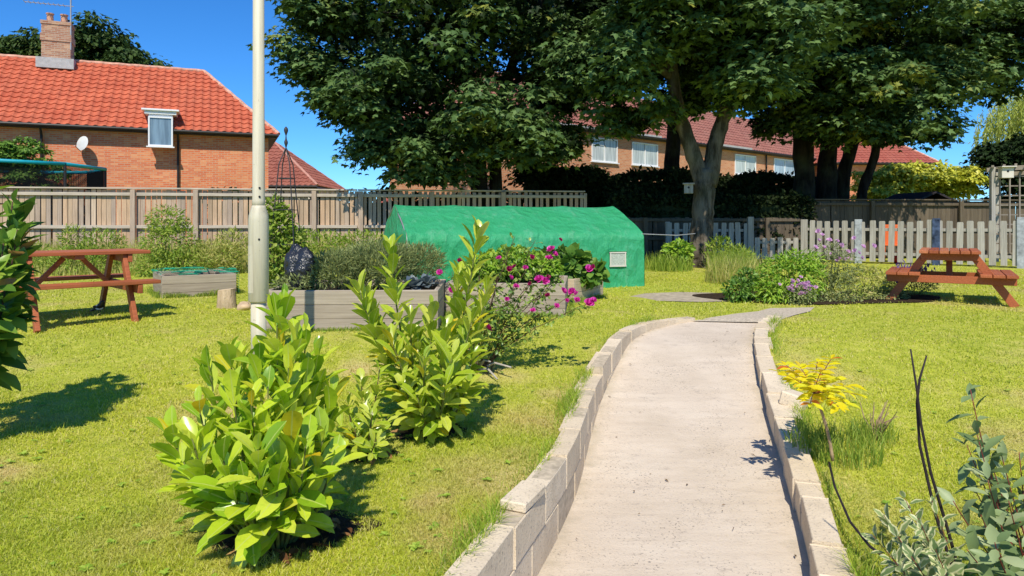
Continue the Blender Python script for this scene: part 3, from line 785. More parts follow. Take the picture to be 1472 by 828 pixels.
def picket_fence(label, p0, p1, z0, h, posts, seed, spacing=.20, pw=.125, htop=None):
    g = np.random.default_rng(seed)
    p0 = np.array(p0, float); p1 = np.array(p1, float); d = p1 - p0; L = np.hypot(*d); u = d / L; a = math.atan2(u[1], u[0])
    r = thing('picket_fence', label, 'picket fence', (p0[0], p0[1], z0), a)
    b = MB(); x = .06
    while x < L - .05:
        hh = h + g.normal(0, .012)
        tl = g.normal(0, .012)
        w = pw * g.uniform(.95, 1.05)
        P = [(x - w / 2, -.012, .06), (x + w / 2, -.012, .06), (x + w / 2 + tl * hh, -.012, hh - .025), (x + w * .40 + tl * hh, -.012, hh), (x - w * .40 + tl * hh, -.012, hh), (x - w / 2 + tl * hh, -.012, hh - .025)]
        Q = [(q[0], .012, q[2]) for q in P]
        b.add(P + Q, [tuple(range(6))] + [tuple(range(11, 5, -1))] + [(i, i + 6, (i + 1) % 6 + 6, (i + 1) % 6) for i in range(6)])
        x += spacing * g.uniform(.93, 1.07)
    b.build('pickets', M['picket'], r, world=False)
    for f in (.24, .80): MB().box((L / 2, .034, h * f), (L, .042, .07)).build('rail', M['picket'], r, world=False, bevel=.004)
    for q, mt, hp in posts:
        MB().box((q, .0, hp / 2 - .05), (.15, .10, hp + .1)).build('post', mt, r, world=False, bevel=.003)
    return r
K0, K1 = np.array([8.0, 19.2]) * .93, np.array([11.45, 14.6]); uK = (K1 - K0) / np.hypot(*(K1 - K0))
picket_fence('weathered grey picket fence with blue-painted posts behind the right picnic table', K0, K1 + uK * 3.4, .60, 1.04,
             [(.06, M['picket'], 1.08), (s_on(K0, uK, 1234), M['post_pale'], 1.08), (s_on(K0, uK, 1346), M['post_blue'], 1.10), (s_on(K0, uK, 1468), M['post_pale'], 1.12)], 2)
picket_fence('picket fence run behind the big sycamore trunk', (4.0, 18.0), (6.2, 17.95), .60, 1.0, [(.05, M['picket'], 1.0), (2.15, M['picket'], 1.15)], 3)
picket_fence('low picket gate between the two picket fence runs', (6.27, 17.95), (7.36, 17.9), .6, .62, [], 4)

# ------------------------------------------------------------------ houses
def tiled_slope(m, p0, u, v, L, S, in0, in1, tw=.3, th=.34, amp=.06, step=.045):
    """corrugated, stepped roof tiles on one slope: p0 eave corner, u along the eave, v up the slope"""
    p0, u, v = (np.asarray(a, float) for a in (p0, u, v)); nn = np.cross(u, v)
    if nn[2] < 0: nn = -nn
    rows = max(1, round(S / th)); per = 6
    nx = int(L / tw * per)
    xs = np.linspace(0, L, nx + 1)
    wave = amp * (.5 + .5 * np.sin(2 * math.pi * xs / tw))**1.4
    for j in range(rows):
        a, b = j * S / rows, (j + 1) * S / rows + .02
        V = []
        for (s, lift) in ((a, 0.0), (a, step), (b, 0.004)):
            lo, hi = in0 * min(1, s / S), L - in1 * min(1, s / S)
            xc = np.clip(xs, lo, hi)
            for x, w in zip(xc, wave): V.append(p0 + u * x + v * s + nn * (lift + w + .01))
        n = nx + 1
        m.add(V, [(k * n + i, k * n + i + 1, (k + 1) * n + i + 1, (k + 1) * n + i) for k in range(2) for i in range(nx)])
    return m

def house_root(name, label, c0, u, z0):
    return thing(name, label, 'house', (c0[0], c0[1], z0), math.atan2(u[1], u[0]))

def hip_roof(r, L, D, eave, rise, hip0, hip1, mat, over=.35, tw=.3, th=.34, amp=.06, ridge=M['ridge']):
    """local frame: x along the front, y away from the viewer"""
    x0, x1, y0, y1 = -over, L + over, -over, D + over
    half = (y1 - y0) / 2; S = math.hypot(half, rise); cs, sn = half / S, rise / S
    m = MB(); Lr = x1 - x0
    tiled_slope(m, (x0, y0, eave), (1, 0, 0), (0, cs, sn), Lr, S, hip0, hip1, tw, th, amp)
    tiled_slope(m, (x1, y1, eave), (-1, 0, 0), (0, -cs, sn), Lr, S, hip1, hip0, tw, th, amp)
    if hip1 > 0:
        S1 = math.hypot(hip1, rise); tiled_slope(m, (x1, y0, eave), (0, 1, 0), (-hip1 / S1, 0, rise / S1), y1 - y0, S1, half, half, tw, th, amp)
    if hip0 > 0:
        S0 = math.hypot(hip0, rise); tiled_slope(m, (x0, y1, eave), (0, -1, 0), (hip0 / S0, 0, rise / S0), y1 - y0, S0, half, half, tw, th, amp)
    ro = m.build('roof', mat, r, world=False, smooth=False)
    k = MB(); A = (x0 + hip0, (y0 + y1) / 2, eave + rise + .03); B = (x1 - hip1, (y0 + y1) / 2, eave + rise + .03)
    n = 40
    k.tube([tuple(np.array(A) * (1 - i / n) + np.array(B) * i / n + np.array([0, 0, .015 * (i % 2)])) for i in range(n + 1)], .085, 8)
    if hip1 > 0:
        for y in (y0, y1): k.tube([tuple(np.array(B) * (1 - i / 14) + np.array((x1, y, eave + .06)) * i / 14 + np.array([0, 0, .02 * (i % 2)])) for i in range(15)], .08, 8)
    if hip0 > 0:
        for y in (y0, y1): k.tube([tuple(np.array(A) * (1 - i / 14) + np.array((x0, y, eave + .06)) * i / 14 + np.array([0, 0, .02 * (i % 2)])) for i in range(15)], .08, 8)
    k.build('ridge_tiles', ridge, ro, world=False)
    sf = MB()
    sf.box(((x0 + x1) / 2, (y0 + y1) / 2, eave - .05), (Lr - .06, y1 - y0 - .06, .10))
    sf.build('soffit', M['gutter'], ro, world=False)
    g = MB(); g.tube([(x0, y0 - .05, eave - .01), (x1, y0 - .05, eave - .01)], .06, 8)
    g.build('gutter', M['gutter'], ro, world=False)
    return ro

def window(r, x, z, w, h, pane, mull=(.5,), y=0, trans=None, name='window'):
    f = MB(); t = .055
    for dz in (-h / 2 + t / 2, h / 2 - t / 2): f.box((x, y - .015, z + dz), (w, .07, t))
    for dx in (-w / 2 + t / 2, w / 2 - t / 2): f.box((x + dx, y - .015, z), (t, .066, h - 2 * t - .002))
    for q in mull: f.box((x - w / 2 + w * q, y - .015, z), (t * .9, .062, h - 2 * t - .002))
    if trans: f.box((x - w * .25, y - .015, z - h / 2 + h * trans), (w * .5 - t * 1.5, .058, t * .7))
    fo = f.build('window', M['white'], r, world=False)
    MB().box((x, y + .0, z), (w - .02, .02, h - .02)).build('pane', pane, fo, world=False)
    MB().box((x, y - .05, z - h / 2 - .03), (w + .12, .13, .05)).build('sill', M['white'], fo, world=False)
    return fo

def left_house():
    C0 = np.array([-10.2, 29.1]); u = np.array([.922, .386]); L = 17.0
    P = C0 - u * L                                   # left front corner
    z0 = .6; r = house_root('brick_house', 'orange brick house with bright orange tiled hip roof and tall chimney', P, u, z0)
    D = 6.4; eave = 4.62; rise = 3.1
    w = MB(); w.box((L / 2, D / 2, eave / 2 - .3), (L, D, eave + .55)); w.build('wall', M['brick'], r, world=False)
    ro = hip_roof(r, L, D, eave, rise, 0.0, 2.9, M['tile'], .38, ridge=M['ridge'])
    S = lambda px: s_on(P, u, px)
    # window breaking through the eave under its own flat roof
    x = (S(218) + S(246)) / 2
    d = P[1] + u[1] * x
    f = window(r, x, (1.6 + (320 - 192) / 1000 * d) - z0 + .02, .86, 1.15, M['glass_blue'], (), y=-.50)
    c = MB(); c.box((x, .45, eave + .66), (1.12, 2.0, .14)); c.box((x, .42, eave + .76), (1.32, 2.1, .07)); c.box((x, .25, eave + .02), (.84, 1.46, 1.13))
    c.build('dormer', M['white'], r, world=False, bevel=.01)
    for px in (60, 256):
        q = S(px); MB().tube([(q, -.28, eave - .05), (q, -.1, eave - .35), (q, -.08, 0)], .045, 8).build('drainpipe', M['gutter'], r, world=False)
    # chimney on the ridge
    yr = D / 2; cx = s_on(P + np.array([-u[1], u[0]]) * yr, u, 84)
    ch = MB(); ch.box((cx, yr - .1, eave + rise + .55), (1.02, .8, 1.9)); ch.box((cx, yr - .1, eave + rise + .86), (1.09, .87, .3)); ch.box((cx, yr - .1, eave + rise + 1.46), (1.08, .86, .14))
    cho = ch.build('chimney', M['brick_ch'], ro, world=False)
    MB().box((cx, yr - .22, eave + rise - .22), (1.32, 1.0, .42)).build('flashing', M['lead'], cho, world=False)
    p = MB()
    for dx in (-.28, .22): p.lathe([(.15, 0), (.13, .1), (.12, .36), (.15, .38), (.15, .42)], 12, (cx + dx, yr - .1, eave + rise + 1.5))
    p.build('chimney_pot', M['pot'], cho, world=False)
    ae = MB(); ax = cx + .52
    ae.tube([(ax, yr - .5, eave + rise + .4), (ax, yr - .5, eave + rise + 4.0)], .03, 6)
    for zz, ln in ((2.2, 1.6), (2.65, 1.75)):
        ae.tube([(ax - ln, yr - .5, eave + rise + zz), (ax + .1, yr - .5, eave + rise + zz)], .018, 5)
        for k in range(9): ae.tube([(ax - ln + .17 * k, yr - .72, eave + rise + zz), (ax - ln + .17 * k, yr - .28, eave + rise + zz)], .012, 4)
    ae.build('aerial', M['metal_grey'], cho, world=False)
    # satellite dish
    q = S(120); zz = 1.6 + (320 - 207) / 1000 * (P[1] + u[1] * q) - z0
    V = []; F = []; n = 20
    for j in range(6):
        rr = .052 * j + .001
        for k in range(n):
            a = 2 * math.pi * k / n; V.append((q + rr * math.cos(a) * .95, -.42 + .5 * rr * rr + .0, zz + rr * math.sin(a) * 1.1))
    F = [(j * n + k, j * n + (k + 1) % n, (j + 1) * n + (k + 1) % n, (j + 1) * n + k) for j in range(5) for k in range(n)]
    # tilt so the dish looks up and to the left of the garden
    V = np.array(V); cc = np.array([q, -.42, zz]); mt = np.array(Matrix.Rotation(R(-35), 3, 'Z') @ Matrix.Rotation(R(-15), 3, 'X')); V = (V - cc) @ mt.T + cc
    # front faces the viewer
    db = MB().add(V, F); dish = db.build('satellite_dish', M['dish'], r, world=False, smooth=True)
    b = MB(); b.tube([(q, -.38, zz - .05), (q + .05, -.2, zz - .3), (q + .05, 0, zz - .35)], .025, 6); b.tube([(q, -.4, zz - .35), (q - .15, -.85, zz - .15)], .015, 5); b.build('dish_arm', M['metal_grey'], dish, world=False)
left_house()

def simple_house(name, label, C, u, L, D, z0, eave, rise, hips, roofmat, wallmat, tw=.3, ridge=M['ridge'], over=.35):
    r = house_root(name, label, C, u, z0)
    MB().box((L / 2, D / 2, eave / 2 - .25), (L, D, eave + .45)).build('wall', wallmat, r, world=False)
    hip_roof(r, L, D, eave, rise, hips[0], hips[1], roofmat, over, tw, ridge=ridge)
    return r
h2 = simple_house('brick_bungalow', 'low pale-walled house with brown hipped roof behind the garden obelisk', np.array([-18.0, 37.5]), np.array([1, 0.02]), 7.2, 6.5, .6, 2.95, 2.7, (2.6, 3.4), M['tile_brown'], M['render'], ridge=m_plain('pale_ridge', (.5, .25, .19), .9, .2, 6))
h5 = simple_house('red_roofed_house', 'distant house with only its pinkish red roof showing beside the left tree', np.array([-9.9, 52.]), np.array([1, 0]), 7.0, 7, .6, 2.4, 3.0, (3.5, 3.5), M['tile_red'], M['brick'])

def terrace():
    u = np.array([14.7, 13.0]) / np.hypot(14.7, 13); C = np.array([-1.76, 28.1]); L = 33.0; z0 = .6; D = 6.0; eave = 5.35; rise = 2.7
    r = house_root('terraced_house', 'long brick terrace with dusky tiled roof running away behind the trees', C, u, z0)
    MB().box((L / 2, D / 2, eave / 2 - .25), (L, D, eave + .45)).build('wall', M['brick2'], r, world=False)
    ro = hip_roof(r, L, D, eave, rise, 2.6, 0.0, M['tile_dusky'], .3, .3, ridge=m_plain('dusky_ridge', (.33, .17, .13), .9, .2, 6))
    S = lambda px: s_on(C, u, px)
    for a, b, t, bt, pane, tr in ((850, 887, 199, 233, 'curtain', .7), (908, 945, 206, 238, 'curtain', None), (1056, 1086, 223, 251, 'curtain', .7), (1112, 1143, 229, 257, 'curtain_blue', None), (1166, 1185, 236, 262, 'curtain_blue', None), (700, 735, 180, 216, 'curtain', None)):
        x0, x1 = S(a), S(b); x = (x0 + x1) / 2; d = C[1] + u[1] * x
        zt, zb = EYE + (320 - t) / 1000 * d - z0, EYE + (320 - bt) / 1000 * d - z0
        window(r, x, min((zt + zb) / 2, eave - .15 - (zt - zb) / 2), x1 - x0, zt - zb, M[pane], (.5,), trans=tr)
    MB().box((S(1050), -.34, eave + .06), (3.6, .10, .17)).build('white_gutter', M['lead'], ro, world=False)
    MB().box((S(870), -.34, eave + .06), (8.0, .10, .13)).build('white_gutter', M['lead'], ro, world=False)
    for px in (760, 962, 1100):
        q = S(px); MB().tube([(q, -.08, eave - .1), (q, -.08, 0)], .05, 8).build('drainpipe', M['gutter'], r, world=False)
terrace()
simple_house('red_roofed_house', 'house at the far right with red tiled roof above the golden bush', np.array([21.0, 47.0]), np.array([1., .05]), 7.6, 8, .6, 5.0, 2.9, (2.4, 2.6), M['tile_red'], M['brick'])

# ------------------------------------------------------------------ trampoline, obelisk, small garden things
def trampoline():
    c = np.array([-15.9, 21.9]); z = .6; rad = 2.7; n = 8
    r = thing('trampoline', 'trampoline with black safety net and teal top ring behind the fence', 'trampoline', (*c, z))
    a = [2 * math.pi * (k + .5) / n for k in range(n)]
    P = [c + rad * np.array([math.cos(t), math.sin(t)]) for t in a]
    zt = 3.36
    ring = MB()
    for k in range(n):
        p, q = P[k], P[(k + 1) % n]; ring.tube([(*p, zt), (*q, zt)], .055, 8)
    ring.build('top_ring', M['teal'], r, smooth=True)
    mid = MB()
    for k in range(n):
        p, q = P[k], P[(k + 1) % n]; mid.beam((*p, 1.5), (*q, 1.5), .3, .06)
    mid.build('padding', M['teal'], r)
    net = MB()
    for k in range(n):
        p, q = c + (P[k] - c) * .985, c + (P[(k + 1) % n] - c) * .985
        net.add([(*p, 1.5), (*q, 1.5), (*q, zt - .02), (*p, zt - .02)], [(0, 1, 2, 3)])
    net.build('safety_net', M['net_black'], r)
    for k in range(n):
        MB().tube([(*P[k], .6), (*P[k], zt + .04)], .04, 8).build('pole', M['blue'] if k in (6, 3) else M['gutter'], r)
    bed = MB(); V = [(*(c + (p - c) * .95), 1.48) for p in P]; bed.add(V, [tuple(range(n))]); bed.build('bounce_mat', M['gutter'], r)
trampoline()

def obelisk():
    c = np.array([-2.68, 8.25]); z = gz(*c)
    r = thing('garden_obelisk', 'slender dark iron plant obelisk with ball finial beside the lamp post', 'obelisk', (*c, z))
    H, b, t = 1.86, .185, .035; m = MB()
    cor = [np.array([sx, sy]) for sx, sy in ((-1, -1), (1, -1), (1, 1), (-1, 1))]
    for k in cor: MB().tube([(*(c + k * b), z), (*(c + k * (b * .55 + t * .45)), z + H * .55), (*(c + k * t * 1.8), z + H * .93), (*(c + k * .004), z + H + .06)], .007, 6).build('upright', M['iron'], r)
    for f in (.18, .42, .64, .84):
        w = b + (t * 1.5 - b) * f * 1.0; P = [(*(c + k * w), z + H * f) for k in cor]
        MB().tube(P + [P[0]], .006, 5).build('hoop_bar', M['iron'], r)
    f = MB(); zz = z + H + .06
    f.lathe([(.004, 0), (.012, .03), (.022, .06), (.022, .08), (.010, .11), (.006, .15), (.02, .19), (.026, .215), (.02, .24), (.003, .26)], 12, (*c, zz)); f.build('finial', M['iron'], r, smooth=True)
    return c, z
OB, OBZ = obelisk()

def stump():
    c = (-3.43, 8.35); z = gz(*c)
    r = thing('log_stump', 'short upright sawn log beside the small netted bed', 'log', (*c, z))
    g = np.random.default_rng(2); seg = 22; V = []
    prof = [(.112, -.03), (.105, .08), (.100, .17), (.098, .22)]
    for rr, zz in prof:
        for k in range(seg):
            a = 2 * math.pi * k / seg; q = rr * (1 + .05 * math.sin(3 * a + 1) + .03 * math.sin(7 * a)); V.append((c[0] + q * math.cos(a), c[1] + q * math.sin(a), z + zz + .012 * math.cos(a)))
    F = [(i * seg + k, i * seg + (k + 1) % seg, (i + 1) * seg + (k + 1) % seg, (i + 1) * seg + k) for i in range(3) for k in range(seg)]
    MB().add(V, F).build('bark', M['log'], r)
    MB().add(V[-seg:], [tuple(range(seg))]).build('sawn_face', M['log_end'], r)
    for k, (x, y, s, lb) in enumerate(((-3.16, 8.2, .075, 'tan rounded stone lying right of the upright log'), (-3.22, 8.5, .05, 'small pale stone tucked behind the tan stone by the log'))):
        V, F = blob((x, y, gz(x, y) + s * .5), (s * 1.1, s, s * .85), 20 + k, .3)
        tag(MB().add(V, F).build('stone', M['stone'], None, smooth=True, origin=(x, y, gz(x, y))), lb, 'stone')
stump()

def magpie():
    c = np.array([-4.66, 7.86]); z = gz(*c)
    r = thing('magpie', 'black and white magpie standing under the left picnic table', 'bird', (*c, z))
    hx = np.array([.9, -.43, 0]); hx /= np.linalg.norm(hx)     # heading, right and towards the viewer
    def P(a, h): return (c[0] + hx[0] * a, c[1] + hx[1] * a, z + h)
    body = MB(); body.tube([P(-.11, .085), P(-.085, .092), P(-.04, .11), P(.01, .135), P(.045, .165), P(.062, .19), P(.075, .21), P(.092, .214), P(.104, .21)],
                           [.012, .028, .046, .052, .044, .033, .03, .025, .008], 14)
    b = body.build('body', M['feather_black'], r, smooth=True)
    be = MB(); V, F = blob(P(-.005, .105), (.062, .045, .036), 1, .02); be.add(V, F); be.build('belly', M['feather_white'], r, smooth=True)
    sd = np.cross([0, 0, 1], hx)
    for s in (-1, 1):
        V, F = blob(np.array(P(-.03, .128)) + sd * s * .036, (.062, .022, .024), 2, .02); MB().add(V, F).build('wing', M['feather_black'], r, smooth=True)
        V, F = blob(np.array(P(.0, .15)) + sd * s * .04, (.03, .014, .014), 3, .02); MB().add(V, F).build('wing_patch', M['feather_white'], r, smooth=True)
        MB().tube([np.array(P(-.01, .085)) + sd * s * .018, np.array(P(.0, .05)) + sd * s * .018, np.array(P(-.004, .0)) + sd * s * .02], [.009, .004, .003], 6).build('leg', M['feather_black'], r)
        MB().tube([np.array(P(-.02, .003)) + sd * s * .02, np.array(P(.025, .003)) + sd * s * .022], .004, 5).build('foot', M['feather_black'], r)
    MB().tube([P(-.09, .09), P(-.17, .062), P(-.26, .036)], [.022, .018, .008], 8).build('tail', M['feather_black'], r, smooth=True)
    MB().tube([P(.10, .211), P(.128, .205)], [.008, .002], 8).build('beak', M['feather_black'], r)
    r.scale = (.68, .68, .68)
magpie()

def black_bag():
    c = np.array([-2.16, 7.12]); z = Z1 + .33
    V, F = blob((0, 0, .20), (.165, .15, .235), 5, .42, 4, 2.6)
    V[:, 2] = np.maximum(V[:, 2], 0)
    V = V + np.array([*c, z])
    tag(MB().add(V, F).build('compost_sack', M['black_bag'], None, smooth=True, origin=(*c, z)), 'crumpled black plastic sack standing in the long timber bed', 'sack')
black_bag()

def bird_box(c, rz, label, mat, w=.2, h=.28):
    r = thing('bird_box', label, 'bird box', c, rz)
    MB().box((0, 0, h / 2), (w, w * .8, h)).build('box', mat, r, world=False, bevel=.005)
    MB().box((0, -.03, h + .01), (w + .06, w + .04, .025), 0).build('lid', mat, r, world=False, bevel=.004)
    MB().tube([(0, -w * .4 - .001, h * .62), (0, -w * .4 - .006, h * .62)], .024, 12).build('entrance', M['gutter'], r, world=False)
    return r
bird_box(tuple(pt(990, 278, 15.15)), R(-15), 'small grey bird box fixed to the left of the sycamore trunk', M['picket'], .19, .2)

def pergola():
    r = thing('trellis_arch', 'grey wooden trellis structure with slatted top at the right edge', 'trellis', (11.0, 16.1, .62))
    p = MB(); z = .6
    for x, y in ((10.98, 15.9), (12.6, 15.6), (12.25, 17.6), (13.9, 17.4)):
        MB().box((x, y, z + 1.12), (.09, .09, 2.3)).build('post', M['picket'], r, bevel=.005)
    MB().beam((10.86, 15.93, z + 2.2), (12.8, 15.55, z + 2.34), .06, .1).build('beam', M['trellis'], r); MB().beam((12.15, 17.62, z + 2.2), (14.1, 17.4, z + 2.34), .06, .1).build('beam', M['trellis'], r)
    s = MB()
    for k in range(8):
        x = 10.95 + .24 * k; s.beam((x - .1, 15.7 - .03 * k, z + 2.27 + .018 * k), (x + 1.3, 17.7, z + 2.29 + .018 * k), .05, .05)
    s.build('slats', M['trellis'], r)
    t = MB()
    for k in range(9): t.beam((10.98 + .2 * k, 15.98 - .037 * k, z + .3), (10.98 + .2 * k, 15.98 - .037 * k, z + 2.15), .03, .02, (0, 1, 0))
    for k in range(9): t.beam((10.98, 16.01, z + .3 + .22 * k), (12.6, 15.71, z + .3 + .22 * k), .02, .03)
    t.build('lattice', M['trellis'], r)
    bx = pt(1446, 256, 15.7)
    bird_box(tuple(bx), R(-12), 'pale bird box hanging on the trellis at the right edge', M['render'], .24, .24)
pergola()

def shed():
    r = thing('garden_shed', 'low dark shed roof just showing over the dark fence', 'shed', (12.75, 22.0, .62), R(4))
    MB().box((0, 0, .75), (1.4, 1.6, 1.5)).build('wall', M['dark_fence'], r, world=False)
    m = MB(); m.add([(-.85, -1, 1.5), (.85, -1, 1.5), (.85, -1, 1.56), (-.85, -1, 1.56), (-.85, 1, 1.5), (.85, 1, 1.5), (.85, 1, 1.56), (-.85, 1, 1.56), (0, -1, 1.93), (0, 1, 1.93), (0, -1, 1.87), (0, 1, 1.87)], [(3, 8, 9, 7), (8, 2, 6, 9), (0, 10, 8, 3), (10, 1, 2, 8), (4, 7, 9, 11), (11, 9, 6, 5), (0, 3, 7, 4), (1, 5, 6, 2)]); m.build('roof', M['felt'], r, world=False)
shed()
def toys():
    c = np.array([9.48, 17.3]); z = .62
    r = thing('garden_chair', 'orange plastic garden chair seen through the picket fence', 'chair', (*c, z), R(-30))
    for sx in (-1, 1):
        for sy in (-1, 1): MB().beam((sx * .2, sy * .2, 0), (sx * .18, sy * .18, .4), .04, .04, (0, 1, 0)).build('leg', M['orange'], r, world=False)
    MB().box((0, 0, .42), (.44, .44, .04)).build('seat', M['orange'], r, world=False, bevel=.01)
    MB().box((0, .2, .68), (.42, .035, .5)).build('backrest', M['orange'], r, world=False, bevel=.015)
    c = np.array([9.27, 16.75]); V, F = blob((0, 0, .14), (.14, .14, .14), 1, 0.0)
    tag(MB().add(V + np.array([*c, z]), F).build('ball', M['red'], None, smooth=True, origin=(*c, z)), 'red ball on the ground behind the picket fence', 'ball')
toys()

# ------------------------------------------------------------------ trees
def rand_dirs(g, n):
    v = g.normal(size=(n, 3)); return unit(v)
def clump_leaves(g, centers, radii, per, size, flat=.40, droop=.40, up=1.0):
    """leaf positions, directions and normals for clumps of foliage"""
    n = len(centers) * per
    C = np.repeat(centers, per, 0); Rr = np.repeat(radii, per)
    d = rand_dirs(g, n); rad = g.uniform(.0, 1, n) ** .45
    d[:, 2] = np.where(g.uniform(size=n) < .6, np.abs(d[:, 2]), d[:, 2])
    off = d * (rad * Rr)[:, None]; off[:, 2] *= flat
    # the rim of each pad hangs lower
    off[:, 2] -= .28 * (np.hypot(off[:, 0], off[:, 1]) ** 2 / np.maximum(Rr, .01))
    P = C + off
    D = np.stack([d[:, 0], d[:, 1], np.zeros(n) - droop], 1) + g.normal(0, .35, (n, 3))
    N = np.stack([d[:, 0] * .35, d[:, 1] * .35, np.full(n, up)], 1) + g.normal(0, .32, (n, 3))
    L = size * g.uniform(.7, 1.25, n)
    return P, D, N, L

def tree(name, label, base, trunks, lobes, leafmat, barkmat, n_clump, per, size, seed, T=T_MAPLE, clump_r=(.5, .95), forks=True, group=None, limb_r=.09, shell=.25, wide=1.0, inner=0.0):
    """trunks: list of (points, radii); lobes: (centre, radii, weight)"""
    g = np.random.default_rng(seed)
    r = thing(name, label, 'tree', base, group=group)
    tm = MB()
    nodes = []
    for pts, rad in trunks:
        pts = np.array(pts, float)
        tt = np.linspace(0, len(pts) - 1, (len(pts) - 1) * 6 + 1); q = np.stack([np.interp(tt, np.arange(len(pts)), pts[:, k]) for k in range(3)], 1)
        for _ in range(2): q[1:-1] = (q[:-2] + 2 * q[1:-1] + q[2:]) / 4
        rr = np.interp(tt, np.arange(len(pts)), rad); q += g.normal(0, .02, q.shape) * rr[:, None] * 2
        tm.tube(q, rr * (1 + g.normal(0, .04, len(rr))), 14); nodes += [(p, w) for p, w in zip(q[len(q) // 3:], rr[len(q) // 3:])]
    tm.build('trunk', barkmat, r, smooth=True)
    NP = np.array([p for p, _ in nodes]); NR = np.array([w for _, w in nodes])
    W = np.array([l[2] for l in lobes], float); W /= W.sum()
    lm = MB(); Cs = []
    for (c, rad, _), w in zip(lobes, W):
        c = np.array(c, float); rad = np.array(rad, float)
        k = max(2, int(round(n_clump * w)))
        d = rand_dirs(g, k); rr = shell + (1 - shell) * g.uniform(size=k) ** .7
        P = c + d * rr[:, None] * rad
        i = np.argmin(np.linalg.norm(NP - c, axis=1) + 1.2 * np.maximum(0, NP[:, 2] - c[2])); s = NP[i]
        mid = (s + c) / 2 + np.array([0, 0, .12 * np.linalg.norm(c - s)]) ; r0 = min(limb_r, NR[i] * .7)
        lm.tube([s, s * .6 + mid * .4 + [0, 0, .05], mid, (mid + c) / 2, c], [r0, r0 * .9, r0 * .75, r0 * .6, r0 * .4], 7)
        for p in P[:max(3, k // 2)]:
            m2 = (c + p) / 2 + g.normal(0, .12, 3); lm.tube([c, m2, p], [r0 * .38, r0 * .25, .008], 5)
        Cs.append(P)
    lm.build('branches', barkmat, r, smooth=True)
    Cs = np.concatenate(Cs); Rr = g.uniform(*clump_r, len(Cs))
    P, D, N, L = clump_leaves(g, Cs, Rr, per, size)
    leaves('crown', P, D, N, L, L * wide, T, leafmat, r)
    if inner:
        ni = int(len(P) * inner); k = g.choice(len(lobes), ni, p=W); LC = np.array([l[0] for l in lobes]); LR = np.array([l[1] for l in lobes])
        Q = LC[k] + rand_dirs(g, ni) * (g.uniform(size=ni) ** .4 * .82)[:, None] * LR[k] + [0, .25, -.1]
        leaves('inner_leaves', Q, g.normal(0, 1, (ni, 3)) + [0, 0, -.6], g.normal(0, .6, (ni, 3)) + [0, -.3, 1], size * g.uniform(.9, 1.5, ni), size * wide * 1.2, T, M['l_syc_dark'], r)  # dark leaves added to close gaps and paint shade inside the crown
    return r

def L_(px, py, d, rx, ry, rd, w):
    """crown lobe measured in the photo: direction, distance, half width and height (in photo units), half depth in metres"""
    c = pt(px, py, d); return (c, (rx / 1000 * d, rd, ry / 1000 * d), w)

# big left sycamore
d = 18.6
tb = pt(690, 320, 18.9); tb[2] = .6
b2 = tb + [.45, .25, 0]
tree('sycamore_tree', 'large dark sycamore with crown spreading over the board fence', tb,
     [([tb, pt(688, 230, 18.9), pt(680, 150, 18.9), pt(660, 60, 18.9), pt(650, -60, 18.9), pt(640, -190, 18.6)], [.26, .22, .2, .17, .13, .05]),
      ([b2, pt(712, 230, 19.1), pt(716, 160, 19.1), pt(740, 80, 19.), pt(790, -20, 18.9), pt(830, -120, 18.9)], [.2, .17, .15, .13, .1, .04])],
     [L_(640, 30, 17.5, 230, 100, 3.6, 9), L_(470, 25, 17.3, 62, 40, 2.0, 1.5), L_(452, 92, 17.3, 48, 32, 1.8, 1.3), L_(500, 150, 17.5, 52, 28, 1.8, 1.1), L_(560, 130, 17.2, 110, 60, 2.6, 4),
      L_(590, 205, 17.3, 78, 36, 2.0, 2.2), L_(545, 205, 17.0, 40, 18, 1.0, .7), L_(700, 180, 17.5, 120, 62, 2.6, 4), L_(790, 200, 17.2, 60, 36, 1.8, 1.6), L_(840, 95, 16.6, 55, 45, 1.8, 1.8), L_(620, 246, 17.3, 55, 14, .9, .7),
      L_(650, -130, 18.0, 240, 110, 3.6, 7), L_(640, -270, 18.6, 170, 80, 2.8, 3)],
     M['l_syc'], M['bark_dark'], 330, 125, .15, 11, inner=.25, clump_r=(.5, 1.0))
# sycamore on the lawn, two limbs
tb = pt(1006, 384, 15.4); tb[2] = .56
f = pt(1014, 246, 15.4)
tree('sycamore_tree', 'forked pale-barked sycamore standing on the lawn behind the flower bed', tb,
     [([tb + [0, 0, -.05], tb + [.02, 0, .22], pt(1008, 330, 15.4), pt(1012, 280, 15.4), f], [.37, .28, .245, .235, .24]),
      ([f + [-.05, 0, -.25], pt(990, 205, 15.35), pt(975, 160, 15.3), pt(966, 105, 15.3), pt(955, 30, 15.3), pt(945, -70, 15.3)], [.19, .165, .15, .14, .11, .05]),
      ([f + [.05, 0, -.3], pt(1030, 200, 15.4), pt(1047, 150, 15.4), pt(1056, 100, 15.4), pt(1080, 20, 15.4), pt(1100, -80, 15.3)], [.2, .17, .155, .14, .1, .05])],
     [L_(1010, 5, 14.4, 130, 75, 2.6, 5), L_(1085, 70, 14.3, 60, 60, 2.0, 3), L_(890, 95, 14.4, 48, 48, 1.6, 1.7), L_(935, 35, 14.6, 70, 50, 2.2, 2.2), L_(1080, 120, 14.0, 42, 26, 1.4, 1.2), L_(905, 165, 15.5, 46, 26, 1.2, .9),
      L_(1005, 130, 17.2, 75, 30, 1.2, 1.6), L_(1010, -45, 12.9, 150, 40, 1.3, 3), L_(1020, -120, 15.2, 170, 90, 3.0, 5), L_(1130, 30, 14.6, 60, 60, 2.0, 2.2), L_(1010, -240, 15.4, 110, 60, 2.2, 2)],  # lobe jutting forward above the view is added to shade the trunk
     M['l_syc'], M['bark'], 250, 125, .14, 12, inner=.25, clump_r=(.42, .85))
